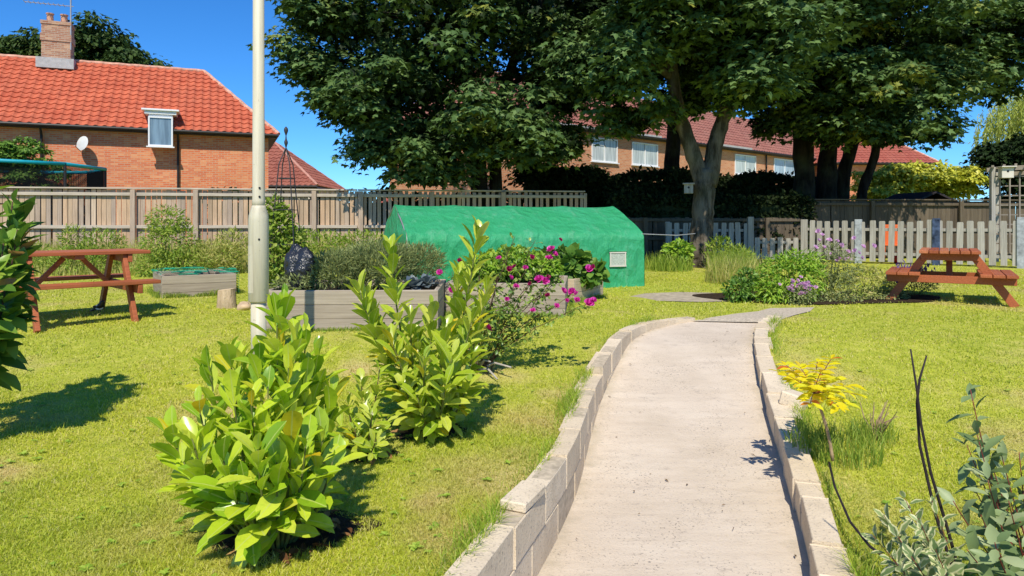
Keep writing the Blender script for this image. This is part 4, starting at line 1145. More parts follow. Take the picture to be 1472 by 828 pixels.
# group at the right
tb = pt(1190, 320, 21.0); tb[2] = .6
tree('sycamore_tree', 'many-stemmed dark sycamore spreading over the right fences', tb,
     [([pt(1156, 365, 20.6), pt(1156, 250, 20.6), pt(1152, 170, 20.6), pt(1150, 60, 20.6), pt(1160, -60, 20.6)], [.34, .3, .26, .18, .06]),
      ([pt(1188, 365, 21.2), pt(1188, 250, 21.2), pt(1196, 150, 21.2), pt(1230, 20, 21.2), pt(1250, -90, 21.)], [.32, .28, .22, .16, .06]),
      ([pt(1208, 362, 21.5), pt(1212, 250, 21.5), pt(1232, 180, 21.5), pt(1290, 100, 21.4), pt(1340, 40, 21.)], [.22, .2, .18, .13, .05]),
      ([pt(1232, 362, 20.6), pt(1240, 270, 20.6), pt(1258, 225, 20.6), pt(1262, 180, 20.6), pt(1300, 110, 20.6)], [.16, .14, .12, .1, .04])],
     [L_(1240, 40, 18.8, 170, 70, 3.0, 7), L_(1180, 110, 18.4, 70, 50, 2.2, 2.6), L_(1250, 140, 18.0, 90, 45, 2.2, 3), L_(1330, 120, 19.0, 70, 50, 2.2, 2.4), L_(1390, 45, 19.4, 50, 50, 2.2, 2), L_(1440, 60, 19.6, 55, 60, 2.0, 2.4), L_(1470, 20, 19.2, 50, 60, 2.0, 2), L_(1200, -60, 16.0, 150, 40, 1.4, 3),  # last lobe, forward and above the view, is added to shade the stems
      L_(1210, 180, 19.0, 70, 22, 1.5, 1.4), L_(1345, 182, 19.5, 40, 16, 1.2, .7), L_(1285, 188, 18.0, 45, 14, 1.2, .8), L_(1120, 170, 20.5, 45, 20, 1.2, .9), L_(1150, -40, 19.5, 110, 70, 2.6, 3), L_(1280, -90, 20.0, 190, 80, 3.2, 5), L_(1435, 120, 20.5, 28, 30, 1.4, .7)],
     M['l_syc'], M['bark_dark'], 340, 125, .15, 13, inner=.25, clump_r=(.5, 1.0))
# a darker tree filling in behind
tb = np.array([5.4, 23.5, .6])
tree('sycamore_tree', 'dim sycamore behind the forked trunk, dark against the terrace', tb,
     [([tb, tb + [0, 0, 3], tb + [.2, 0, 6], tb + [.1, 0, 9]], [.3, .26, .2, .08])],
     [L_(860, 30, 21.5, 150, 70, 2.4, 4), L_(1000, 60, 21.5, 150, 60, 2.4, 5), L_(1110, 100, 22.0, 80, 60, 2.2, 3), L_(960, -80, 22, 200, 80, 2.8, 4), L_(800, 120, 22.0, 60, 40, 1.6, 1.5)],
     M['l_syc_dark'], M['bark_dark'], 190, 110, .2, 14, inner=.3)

# far trees
def blob_tree(name, label, base, lobes, mat, n_clump, per, size, seed, trunk_h=3., tr=.3, T=T_SMALL, clump_r=(.6, 1.2), cat='tree'):
    base = np.array(base, float); top = np.array(lobes[0][0], float)
    r = tree(name, label, base, [([base, base + [0, 0, trunk_h * .5], (base + top) / 2, top], [tr, tr * .85, tr * .6, tr * .25])], lobes, mat, M['bark_dark'], n_clump, per, size, seed, T, clump_r, limb_r=tr * .35, wide=.75)
    r['category'] = cat
    return r
blob_tree('broadleaf_tree', 'dark green tree crown rising behind the orange roof ridge', (-33, 52, .6),
          [L_(120, 85, 52, 85, 40, 3.5, 5), L_(45, 78, 52, 45, 32, 2.5, 2.5), L_(135, 55, 52, 42, 26, 2.5, 2), L_(195, 92, 52, 40, 18, 2.5, 1.5), L_(-30, 90, 52, 50, 40, 3, 2), L_(15, 70, 52, 30, 20, 2, 1)], M['l_far'], 170, 130, .38, 31, 5, .4, clump_r=(.9, 1.7))
blob_tree('garden_shrub', 'green shrub behind the trampoline, against the brick house', (-16.4, 24.5, .6), [L_(25, 232, 24.4, 45, 26, 1.2, 3), L_(35, 262, 24.4, 60, 40, 1.4, 3), L_(25, 210, 24.4, 26, 12, .6, 1)], M['l_mid'], 90, 90, .13, 32, 1.5, .08, clump_r=(.25, .45), cat='shrub')
blob_tree('golden_bush', 'sunlit yellow-green bush behind the dark fence on the right', (15.2, 26, .6), [L_(1320, 262, 26, 70, 26, 1.5, 4), L_(1270, 265, 26, 40, 28, 1.3, 2.5), L_(1375, 258, 26, 36, 24, 1.3, 2), L_(1325, 320, 26.3, 90, 40, 1.5, 3), L_(1300, 245, 26, 24, 14, .9, 1)], M['l_gold'], 200, 110, .17, 33, 1.5, .12, clump_r=(.3, .55), cat='bush')
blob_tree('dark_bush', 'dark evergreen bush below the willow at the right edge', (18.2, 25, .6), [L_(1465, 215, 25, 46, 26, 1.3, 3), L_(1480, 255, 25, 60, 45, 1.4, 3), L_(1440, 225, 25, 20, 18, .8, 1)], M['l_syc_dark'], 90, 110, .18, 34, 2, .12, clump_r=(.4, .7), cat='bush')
blob_tree('hedge_tree', 'dense dark shrub against the terrace between the two sycamores', (1.6, 20.6, .6), [L_(800, 275, 20.3, 55, 40, 1.0, 3), L_(770, 245, 20.0, 30, 18, .7, 1), L_(840, 255, 20.3, 30, 22, .8, 1.5)], M['l_hedge'], 70, 110, .14, 35, 1.5, .1, clump_r=(.35, .6), cat='shrub')

def willow():
    g = np.random.default_rng(41); base = np.array([19.2, 26.0, .6])
    r = thing('willow_tree', 'pale yellow-green weeping willow hanging at the right edge', 'tree', base)
    MB().tube([base, base + [0, 0, 3], base + [.2, 0, 5.6]], [.25, .2, .08], 10).build('trunk', M['bark_dark'], r, smooth=True)
    P = []; D = []
    for k in range(420):
        a = g.uniform(0, 2 * math.pi); q = g.uniform(.2, 1.9); x, y = base[0] + .4 + q * math.cos(a), base[1] + q * math.sin(a)
        zt = 6.6 - .35 * q * q + g.normal(0, .25); ln = g.uniform(1.0, 2.3); n = int(ln / .05)
        t = np.linspace(0, 1, n); P.append(np.stack([x + .15 * np.sin(3 * t + a), y + 0 * t, zt - ln * t], 1) + g.normal(0, .03, (n, 3)))
        D.append(np.stack([g.normal(0, .5, n), g.normal(0, .5, n), np.full(n, -1.)], 1))
    P = np.concatenate(P); D = np.concatenate(D); n = len(P)
    leaves('crown', P, D, g.normal(0, 1, (n, 3)) + [0, -.6, .4], g.uniform(.12, .2, n), g.uniform(.03, .05, n), T_SMALL, M['l_willow'], r)
willow()

def hedge(label, p0, p1, z0, h, w, mat, n, size, seed):
    g = np.random.default_rng(seed); p0 = np.array(p0, float); p1 = np.array(p1, float); d = p1 - p0; L = np.hypot(*d); u = d / L; v = np.array([-u[1], u[0]])
    r = thing('hedge', label, 'hedge', (*p0, z0))
    c = (p0 + p1) / 2
    MB().box((c[0], c[1], z0 + h * .46), (L * .98, w * .7, h * .92), math.atan2(u[1], u[0])).build('branches', M['l_hedge'], r)  # solid dark core added inside the hedge; a plain box, not branches
    s = g.uniform(0, L, n); f = g.uniform(size=n)
    top = f < .3
    off = np.where(top, g.uniform(-.5, .5, n) * w, -w * .5 + np.abs(g.normal(0, .1, n)))
    z = np.where(top, h + g.normal(0, .06, n), g.uniform(0, h, n)) + .10 * np.sin(s * 1.7) + .06 * np.sin(s * 4.1)
    off = off + .1 * np.sin(s * 2.3 + z * 3)
    P = np.stack([p0[0] + u[0] * s + v[0] * off, p0[1] + u[1] * s + v[1] * off, z0 + np.maximum(z, .02)], 1)
    leaves('foliage', P, g.normal(0, 1, (n, 3)) + [0, -.4, -.2], g.normal(0, .6, (n, 3)) + [0, -.6, .8], g.uniform(.7, 1.3, n) * size, g.uniform(.5, .8, n) * size, T_SMALL, mat, r)
    return r
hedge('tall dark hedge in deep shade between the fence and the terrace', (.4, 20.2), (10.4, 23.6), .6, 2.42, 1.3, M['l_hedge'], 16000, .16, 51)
hedge('added low dark hedge filling the gaps behind the gappy fence and tunnel', (-8.5, 19.6), (.4, 20.1), .6, 1.7, .9, M['l_hedge'], 6000, .14, 53)  # added hedge, dark to stand for the shade between the boards
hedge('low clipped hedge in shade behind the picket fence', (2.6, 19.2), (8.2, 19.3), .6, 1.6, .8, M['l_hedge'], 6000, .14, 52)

# ------------------------------------------------------------------ shrubs with stems
def stem_curve(b, t, bend, n=12):
    b, t = np.array(b, float), np.array(t, float); c = (b + t) / 2 + np.array(bend)
    k = np.linspace(0, 1, n)[:, None]; return (1 - k) ** 2 * b + 2 * k * (1 - k) * c + k ** 2 * t
def spiral_leaves(g, path, n, t0, a0, a1, size, wide, jitter=.15, rosette=0):
    tt = np.linspace(t0, 1, n); q = np.linspace(0, 1, len(path))
    P = np.stack([np.interp(tt, q, path[:, k]) for k in range(3)], 1)
    T = np.gradient(path, axis=0); T = unit(np.stack([np.interp(tt, q, T[:, k]) for k in range(3)], 1))
    ph = g.uniform(0, 6) + np.arange(n) * 2.4 + g.normal(0, .25, n)
    a = np.cross(T, [0.3, 1, .1]); a = unit(a); b = np.cross(T, a)
    rad = a * np.cos(ph)[:, None] + b * np.sin(ph)[:, None]
    al = a0 + (a1 - a0) * ((tt - t0) / (1 - t0)) + g.normal(0, jitter, n)
    D = T * np.cos(al)[:, None] + rad * np.sin(al)[:, None]
    N = T * np.sin(al)[:, None] - rad * np.cos(al)[:, None] + g.normal(0, .12, (n, 3))
    L = size * np.where(g.uniform(size=n) < .25, g.uniform(.5, .8, n), g.uniform(.8, 1.2, n)) * np.interp(tt, [0, .6, .93, 1], [.9, 1.05, .95, .6])
    return P + rad * .006, D, N, L, L * wide * g.uniform(.85, 1.1, n)
def stem_shrub(name, label, cat, base, stems, leafmat, stemmat, size, wide, T, seed, t0=.12, a0=1.35, a1=.35, spacing=.022, r0=.008, smooth=True, leafname='leaves', group=None, jitter=.16):
    g = np.random.default_rng(seed); r = thing(name, label, cat, base, group=group); sm = MB(); out = []
    for st in stems:
        b, t, bend = st[:3]
        path = stem_curve(b, t, bend); ln = np.linalg.norm(np.diff(path, axis=0), axis=1).sum()
        sm.tube(path, np.linspace(r0, r0 * .35, len(path)), 6)
        n = max(6, int(ln / spacing)); out.append(spiral_leaves(g, path, n, t0 if len(st) < 4 else st[3], a0, a1, size, wide, jitter))
    sm.build('stems', stemmat, r, smooth=True)
    P, D, N, L, W = (np.concatenate([o[k] for o in out]) for k in range(5))
    leaves(leafname, P, D, N, L, W, T, leafmat, r, smooth=smooth)
    return r
def fan(g, base, n, spread, hmin, hmax, bend=.08, foot=.06):
    st = []
    for k in range(n):
        a = 2.399 * k + g.uniform(-.3, .3); q = math.sqrt((k + .5) / n); h = hmax - (hmax - hmin) * q ** 1.3 * g.uniform(.8, 1.1)
        t = (base[0] + spread * q * math.cos(a), base[1] + spread * q * math.sin(a), base[2] + h)
        b = (base[0] + foot * q * math.cos(a), base[1] + foot * q * math.sin(a), base[2] - .02)
        st.append((b, t, (bend * math.cos(a), bend * math.sin(a), -bend * .4)))
    return st

def laurels():
    g = np.random.default_rng(61)
    # front laurel
    d = 2.74; bx = -.92; z = gz(bx, d); base = np.array([bx, d, z])
    st = []
    # tips read off the photo: px, py, distance
    for px, py, dd in ((398, 440, 2.9), (440, 468, 2.95), (372, 505, 2.75), (300, 520, 2.75), (272, 580, 2.6), (335, 560, 2.6), (385, 550, 2.6), (440, 540, 2.75), (478, 560, 2.9), (232, 650, 2.6), (262, 625, 2.5), (318, 640, 2.42), (398, 690, 2.35),
                       (440, 660, 2.42), (352, 720, 2.38), (290, 715, 2.45), (478, 690, 2.6), (420, 600, 2.5), (465, 620, 2.65), (345, 505, 3.0), (415, 515, 2.65), (250, 690, 2.55), (370, 640, 2.4), (300, 590, 2.9), (400, 600, 3.1), (450, 600, 3.1), (408, 425, 2.95), (330, 500, 2.85), (425, 480, 2.8), (360, 560, 2.55), (455, 505, 2.9)):
        if py > 640: py -= 32; dd += .10
        if px < 280: px += 14
        t = pt(px, py + 6, dd); t[2] = max(t[2], z + .12)
        b = base + [(t[0] - base[0]) * .14, (t[1] - base[1]) * .14, -.02]
        st.append((b, t, ((t[0] - bx) * .22, (t[1] - d) * .22, -.03)))
    stem_shrub('cherry_laurel', 'largest bright green laurel bush in the foreground lawn, glossy leaves', 'shrub', base, st, M['l_laurel'], M['stem_green'], .142, .45, T_LAUREL, 62, t0=.30, a0=1.15, a1=.24, spacing=.029, r0=.008, jitter=.36)
    # little laurel between
    d = 3.75; bx = -.80; z = gz(bx, d); base = np.array([bx, d, z]); st = []
    for px, py, dd in ((520, 535, 3.75), (545, 520, 3.85), (500, 570, 3.7), (535, 580, 3.6), (555, 590, 3.7), (510, 605, 3.6), (490, 600, 3.7), (540, 620, 3.55), (525, 560, 3.65)):
        t = pt(px, py + 12, dd); st.append((base + [0, 0, -.02], t, ((t[0] - bx) * .2, (t[1] - d) * .2, -.02)))
    stem_shrub('cherry_laurel', 'smallest yellowish laurel, between the two larger laurels on the lawn', 'shrub', base, st, M['l_laurel_pale'], M['stem_brown'], .105, .44, T_LAUREL, 63, t0=.15, a0=1.35, a1=.4, spacing=.02, r0=.006)
    # tall laurel in the middle
    d = 4.14; bx = -.49; z = gz(bx, d); base = np.array([bx, d, z]); st = []
    for px, py, dd in ((560, 345, 4.1), (688, 320, 4.15), (515, 400, 4.1), (530, 415, 4.2), (590, 440, 4.0), (660, 380, 4.2), (700, 400, 4.1), (680, 440, 4.0), (640, 460, 3.95), (560, 470, 3.9), (610, 500, 3.8), (680, 500, 4.0),
                       (580, 540, 3.85), (640, 540, 3.8), (600, 560, 3.8), (670, 545, 3.95), (620, 430, 4.3), (545, 450, 4.2), (650, 500, 3.85), (575, 500, 4.3), (600, 470, 4.0)):
        t = pt(px, py + 12, dd); t[2] = max(t[2], z + .1)
        st.append((base + [(t[0] - bx) * .1, (t[1] - d) * .1, -.02], t, ((t[0] - bx) * .18 + g.normal(0, .02), (t[1] - d) * .2, -.02)))
    stem_shrub('cherry_laurel', 'tall laurel with two upright leafy shoots in front of the timber bed', 'shrub', base, st, M['l_laurel_pale'], M['stem_green'], .155, .39, T_LAUREL, 64, t0=.2, a0=1.2, a1=.28, spacing=.026, r0=.009)
    # bare soil and dead leaves under the laurels
    for k, (x, y, sx, sy, lb) in enumerate(((-.93, 2.83, .34, .22, 'patch of bare soil under the largest laurel'), (-.80, 3.77, .16, .12, 'patch of bare soil under the smallest laurel'), (-.49, 4.16, .2, .16, 'patch of bare soil under the tall laurel'))):
        V = [(x, y, gz(x, y) + .022)]; n = 24
        for i in range(n):
            a = 2 * math.pi * i / n; q = 1 + .18 * math.sin(3 * a + k) + .1 * math.sin(7 * a); V.append((x + sx * q * math.cos(a), y + sy * q * math.sin(a), gz(x + sx * q * math.cos(a), y + sy * q * math.sin(a)) + .006))
        tag(MB().add(V, [(0, 1 + i, 1 + (i + 1) % n) for i in range(n)]).build('soil_patch', M['soil'], None), lb, kind='structure')
laurels()
def fallen_leaves():
    g = np.random.default_rng(66); P = []
    for x, y, r_, n in ((-.93, 2.8, .26, 60), (-.8, 3.76, .12, 18), (-.49, 4.14, .17, 30)):
        a = g.uniform(0, 6.28, n); q = np.sqrt(g.uniform(size=n)) * r_; X, Y = x + q * np.cos(a), y + q * np.sin(a) * .8; P.append(np.stack([X, Y, lawn_z(X, Y) + .028], 1))
    P = np.concatenate(P); n = len(P); a = g.uniform(0, 6.28, n)
    o = leaves('fallen_leaves', P, np.stack([np.cos(a), np.sin(a), g.normal(0, .2, n)], 1), g.normal(0, .4, (n, 3)) + [0, 0, 1], g.uniform(.05, .1, n), g.uniform(.02, .04, n), T_OVAL, m_leaf('brown_dead_leaf', [(0, (.10, .045, .02)), (.6, (.22, .10, .04)), (1, (.42, .26, .10))], .1, .01))
    tag(o, 'brown dead leaves lying on the soil under the laurels', 'litter', kind='stuff')
fallen_leaves()

def left_shrub():
    g = np.random.default_rng(71); d = 4.0; bx = -3.18; z = gz(bx, d); base = np.array([bx, d, z]); st = []
    for px, py, dd in ((18, 290, 4.0), (25, 330, 3.9), (5, 350, 3.8), (28, 350, 4.0), (10, 400, 3.8), (30, 300, 4.1), (8, 440, 3.8), (-6, 465, 3.8), (-20, 280, 4.0), (-40, 330, 3.9), (-60, 400, 3.8), (-30, 450, 3.7), (-90, 350, 4.0), (-70, 300, 4.1), (-10, 380, 3.6), (-110, 420, 4.0), (-20, 240, 4.1), (-60, 230, 4.1), (28, 385, 3.95)):
        t = pt(px, py, dd); st.append((base + [(t[0] - bx) * .12, (t[1] - d) * .12, -.02], t, ((t[0] - bx) * .2, (t[1] - d) * .2, .03), .5))
    stem_shrub('broadleaf_shrub', 'dark green broad-leaved shrub with reddish young tips at the left edge', 'shrub', base, st, M['l_lilac'], M['stem_brown'], .17, .55, T_OVAL, 72, a0=1.6, a1=.7, spacing=.048, r0=.011, jitter=.45)
left_shrub()

def bloom_mesh(g, P, sz, petals=11):
    Ps, Ds, Ns = [], [], []
    for k in range(petals):
        a = 2.399 * k; el = .2 + .9 * k / petals
        D = np.array([math.cos(a) * math.cos(el), math.sin(a) * math.cos(el), math.sin(el)])
        Ps.append(P); Ds.append(D); Ns.append(np.array([-D[0] * .5, -D[1] * .5, 1.]) + g.normal(0, .15, 3))
    q = np.array(Vector((0, 0, 1)).rotation_difference(Vector((g.normal(0, .5), -.75 + g.normal(0, .4), .6))).to_matrix())
    Ds = [q @ v for v in Ds]; Ns = [q @ v for v in Ns]
    n = len(Ps); return np.array(Ps), np.array(Ds), np.array(Ns), np.full(n, sz) * g.uniform(.8, 1.1, n), np.full(n, sz * .9)
def rose():
    g = np.random.default_rng(81); d = 5.55; bx = -.27; z = gz(bx, d); base = np.array([bx, d, z])
    r = thing('rose_bush', 'thin leggy rose bush with bright magenta flowers behind the tall laurel', 'rose', base)
    tips = [(795, 366, 5.5), (730, 360, 5.7), (760, 385, 5.5), (715, 395, 5.5), (790, 410, 5.4), (820, 425, 5.4), (845, 437, 5.3), (700, 470, 5.2), (660, 415, 5.6), (650, 390, 5.7), (755, 430, 5.3), (690, 400, 5.6), (740, 340, 5.6), (775, 395, 5.6), (720, 440, 5.3), (810, 395, 5.7), (770, 345, 5.8), (690, 350, 5.8), (780, 450, 5.4)]
    sm = MB(); Pl, Dl, Nl, Ll = [], [], [], []
    for i, (px, py, dd) in enumerate(tips):
        t = pt(px, py, dd); path = stem_curve(base + [g.normal(0, .04), g.normal(0, .04), -.02], t, ((t[0] - bx) * -.12 + g.normal(0, .03), 0, .06), 14); path[1:-1] += g.normal(0, .006, (12, 3))
        sm.tube(path, np.linspace(.0055, .002, 14), 5)
        n = 40; tt = g.uniform(.3, .98, n); q = np.linspace(0, 1, 14)
        P = np.stack([np.interp(tt, q, path[:, k]) for k in range(3)], 1)
        for p in P:
            dr = g.normal(0, 1, 3); dr[2] *= .4; dr = dr / np.linalg.norm(dr); pe = p + dr * .05
            sm.tube([p, pe], .0012, 3)
            for s in range(3):
                Pl.append(p + dr * (.02 + .02 * s)); Dl.append(dr + g.normal(0, .6, 3)); Nl.append(np.array([0, 0, 1.]) + g.normal(0, .5, 3)); Ll.append(g.uniform(.022, .045))
    # old bleached wood at the foot
    sm2 = MB()
    for px, py, q in ((735, 528, 5.3), (715, 545, 5.25), (690, 500, 5.3), (705, 520, 5.35)): sm2.tube([base + [0, 0, .0], (base + pt(px, py, q)) / 2 + [0, 0, .05], pt(px, py, q)], [.012, .009, .006], 6)
    sm.build('stems', M['stem_brown'], r, smooth=True); sm2.build('old_wood', M['stem_grey'], r, smooth=True)
    Ll = np.array(Ll); leaves('leaves', Pl, Dl, Nl, Ll, Ll * .65, T_OVAL, M['l_rose'], r)
    for px, py, dd, s, dk in ((793, 360, 5.5, .034, 0), (789, 372, 5.48, .028, 0), (797, 366, 5.52, .024, 0), (731, 387, 5.5, .026, 1), (740, 384, 5.5, .02, 1), (775, 402, 5.45, .034, 0), (783, 404, 5.45, .03, 0), (787, 398, 5.45, .02, 1), (762, 408, 5.45, .018, 1), (809, 418, 5.4, .026, 0), (822, 420, 5.4, .034, 0), (828, 424, 5.4, .028, 0),
                          (829, 432, 5.35, .024, 0), (815, 432, 5.35, .018, 0), (846, 437, 5.3, .036, 0), (853, 433, 5.3, .026, 0), (787, 425, 5.35, .02, 1), (700, 472, 5.2, .034, 1), (649, 418, 5.6, .028, 0), (633, 392, 5.65, .026, 0), (674, 391, 5.6, .022, 0), (661, 375, 5.65, .022, 1), (846, 388, 5.55, .034, 0), (852, 384, 5.55, .02, 1), (755, 385, 5.5, .02, 0), (734, 399, 5.5, .018, 0), (766, 447, 5.35, .02, 0), (805, 345, 5.6, .018, 1), (717, 372, 5.6, .022, 0), (705, 412, 5.5, .02, 0), (742, 412, 5.45, .022, 0), (800, 440, 5.35, .02, 0), (690, 440, 5.4, .022, 0), (765, 370, 5.6, .02, 1), (728, 430, 5.4, .018, 0)):
        P, D, N, L, W = bloom_mesh(g, pt(px, py, dd), s * 1.25)
        leaves('flower', P, D, N, L, W, T_PETAL, M['f_rose_dark' if dk else 'f_rose'], r)
rose()

# generic bushy plant: leaves through a set of ellipsoids on thin stems
def bushy(name, label, cat, base, lobes, mat, n, size, wide, seed, T=T_OVAL, up=.6, droop=.1, stemmat=None, shell=.35, group=None):
    g = np.random.default_rng(seed); r = thing(name, label, cat, base, group=group); base = np.array(base, float)
    W = np.array([l[2] for l in lobes], float); W /= W.sum(); Ps = []; Ds = []; sm = MB()
    for (c, rad, _), w in zip(lobes, W):
        k = int(n * w); d = rand_dirs(g, k); q = shell + (1 - shell) * g.uniform(size=k) ** .6
        P = np.array(c) + d * q[:, None] * np.array(rad); P[:, 2] = np.maximum(P[:, 2], base[2] + .01); Ps.append(P); Ds.append(d)
        for p in P[:: max(1, k // 9)][:9]:
            b = base + [(p[0] - base[0]) * .3, (p[1] - base[1]) * .3, 0]; sm.tube([b, (b + p) / 2 + g.normal(0, .01, 3), p], [.006, .005, .002], 4)
    P = np.concatenate(Ps); d = np.concatenate(Ds); m = len(P)
    sm.build('stems', stemmat or M['stem_green'], r)
    L = size * g.uniform(.65, 1.25, m)
    leaves('leaves', P, d + g.normal(0, .55, (m, 3)) + [0, 0, -droop], d * .4 + g.normal(0, .35, (m, 3)) + [0, 0, up], L, L * wide, T, mat, r)
    return r
def flower_part(r, pts, mat, sz, seed, name='flower'):
    g = np.random.default_rng(seed)
    for p in pts:
        P, D, N, L, W = bloom_mesh(g, np.array(p), sz * g.uniform(.8, 1.2), 9)
        leaves(name, P, D, N, L, W, T_PETAL, mat, r)
def tuft(name, label, base, n, h, spread, mat, seed, width=.006, lean=.5, cat='grass'):
    g = np.random.default_rng(seed); a = g.uniform(0, 6.28, n); q = np.sqrt(g.uniform(size=n)) * spread
    x, y = base[0] + q * np.cos(a), base[1] + q * np.sin(a); z = lawn_z(x, y)
    o = blades(name, np.stack([x, y, z], 1), h * g.uniform(.5, 1.1, n), width, g.uniform(.1, lean, n), mat, None, (base[0], base[1], gz(base[0], base[1])), g)
    return tag(o, label, cat)

# flower bed on the far lawn
def flower_bed():
    zb = .58
    c = pt(1135, 437, 9.0)
    bushy('leafy_perennial', 'dense mid-green leafy mound at the front of the flower bed', 'plant', (3.6, 9.1, zb), [L_(1135, 402, 9.1, 50, 36, .4, 3), L_(1110, 420, 8.9, 26, 20, .25, 1), L_(1150, 375, 9.2, 30, 14, .3, .8)], M['l_bright'], 2600, .085, .3, 91, T_NARROW, .5, .25)
    bushy('dark_perennial', 'dark green pointed-leaf plant at the left end of the flower bed', 'plant', (2.75, 8.95, zb), [L_(1062, 418, 8.95, 20, 18, .2, 2), L_(1072, 400, 9.05, 14, 14, .15, 1)], M['l_mid'], 700, .06, .5, 92)
    r = bushy('pink_phlox', 'low purple-pink flowering clump at the front of the flower bed', 'plant', (3.62, 8.75, zb), [L_(1148, 424, 8.75, 24, 16, .2, 1)], M['l_lav'], 500, .045, .4, 93)
    g = np.random.default_rng(94)
    flower_part(r, [pt(1152 + g.normal(0, 11), 412 + g.normal(0, 8), 8.7) for _ in range(34)], M['f_pink'], .028, 95)
    r = bushy('pink_mallow', 'tall airy stems with pale pink flowers behind the leafy mound', 'plant', (4.3, 9.5, zb), [L_(1205, 385, 9.5, 32, 26, .3, 3), L_(1200, 410, 9.4, 32, 20, .3, 2), L_(1195, 360, 9.5, 24, 12, .2, 1)], M['l_lav'], 1500, .06, .25, 96, T_NARROW)
    flower_part(r, [pt(a, b, 9.45) for a, b in ((1176, 333), (1176, 346), (1172, 356), (1184, 356), (1192, 346), (1203, 347), (1209, 353), (1206, 371), (1218, 362), (1229, 361), (1238, 371), (1204, 375), (1213, 373), (1234, 364), (1255, 354), (1221, 372), (1240, 355), (1228, 343), (1182, 338), (1196, 366))], M['f_pink'], .038, 97)
    bushy('brown_perennial', 'brownish fading foliage at the right side of the flower bed', 'plant', (4.9, 9.5, zb), [L_(1245, 405, 9.5, 36, 24, .35, 3), L_(1225, 425, 9.2, 40, 12, .3, 1.5)], M['l_straw'], 1500, .06, .3, 98, T_NARROW)
    bushy('low_groundcover', 'low grey-green planting left of the right picnic table', 'plant', (5.0, 9.3, zb), [L_(1268, 424, 9.3, 36, 12, .3, 2), L_(1200, 430, 9.0, 40, 8, .2, 1)], M['l_lav'], 1200, .05, .35, 99)
    r = bushy('lavender_plant', 'purple lavender clump behind the right picnic table', 'plant', (5.55, 9.6, zb), [L_(1310, 408, 9.7, 34, 16, .3, 1)], M['l_lav'], 900, .06, .2, 100, T_NARROW, .9, -.8)
    g = np.random.default_rng(101); n = 260
    P = np.stack([pt(1312 + q, 395 + w, 9.65) for q, w in zip(g.normal(0, 15, n), g.normal(0, 6, n))]); leaves('flower_spikes', P, g.normal(0, .3, (n, 3)) + [0, 0, 1], g.normal(0, 1, (n, 3)), g.uniform(.05, .09, n), .022, T_NARROW, M['l_purple'], r)
    # soil under it
    V = []; n = 40
    for i in range(n):
        a = 2 * math.pi * i / n; x, y = 4.15 + 1.65 * math.cos(a) * (1 + .05 * math.sin(5 * a)), 9.4 + .75 * math.sin(a); V.append((x, y, gz(x, y) + .012))
    tag(MB().add(V, [tuple(range(n))]).build('soil_bed', M['soil'], None), 'bare soil of the flower bed', kind='structure')
    # around the sycamore foot
    bushy('bright_shrub', 'bright green shrub at the left foot of the sycamore trunk', 'shrub', (3.6, 14.6, .6), [L_(975, 362, 14.6, 20, 14, .3, 2), L_(968, 380, 14.6, 24, 14, .3, 2)], M['l_bright'], 1000, .11, .6, 102)
    bushy('weedy_shrub', 'grassy weeds at the right foot of the sycamore trunk', 'shrub', (4.5, 14.8, .6), [L_(1035, 362, 14.7, 18, 22, .3, 2), L_(1060, 372, 14.4, 22, 18, .3, 2)], M['l_weed'], 1000, .12, .3, 103, T_NARROW, .5, -.5)
    tuft('long_grass', 'tall pale grass clump between the sycamore and the flower bed', pt(1058, 405, 11.5), 700, .5, .5, M['l_straw'], 104, .012, .5)
    tuft('long_grass', 'green long grass clump left of the sycamore foot', pt(960, 392, 14.3), 500, .4, .5, M['l_weed'], 105, .014, .5)
    tuft('long_grass', 'tall grass clump in front of the dark flower-bed plant', pt(1052, 392, 13.4), 500, .55, .45, M['l_weed'], 106, .014, .5)
flower_bed()

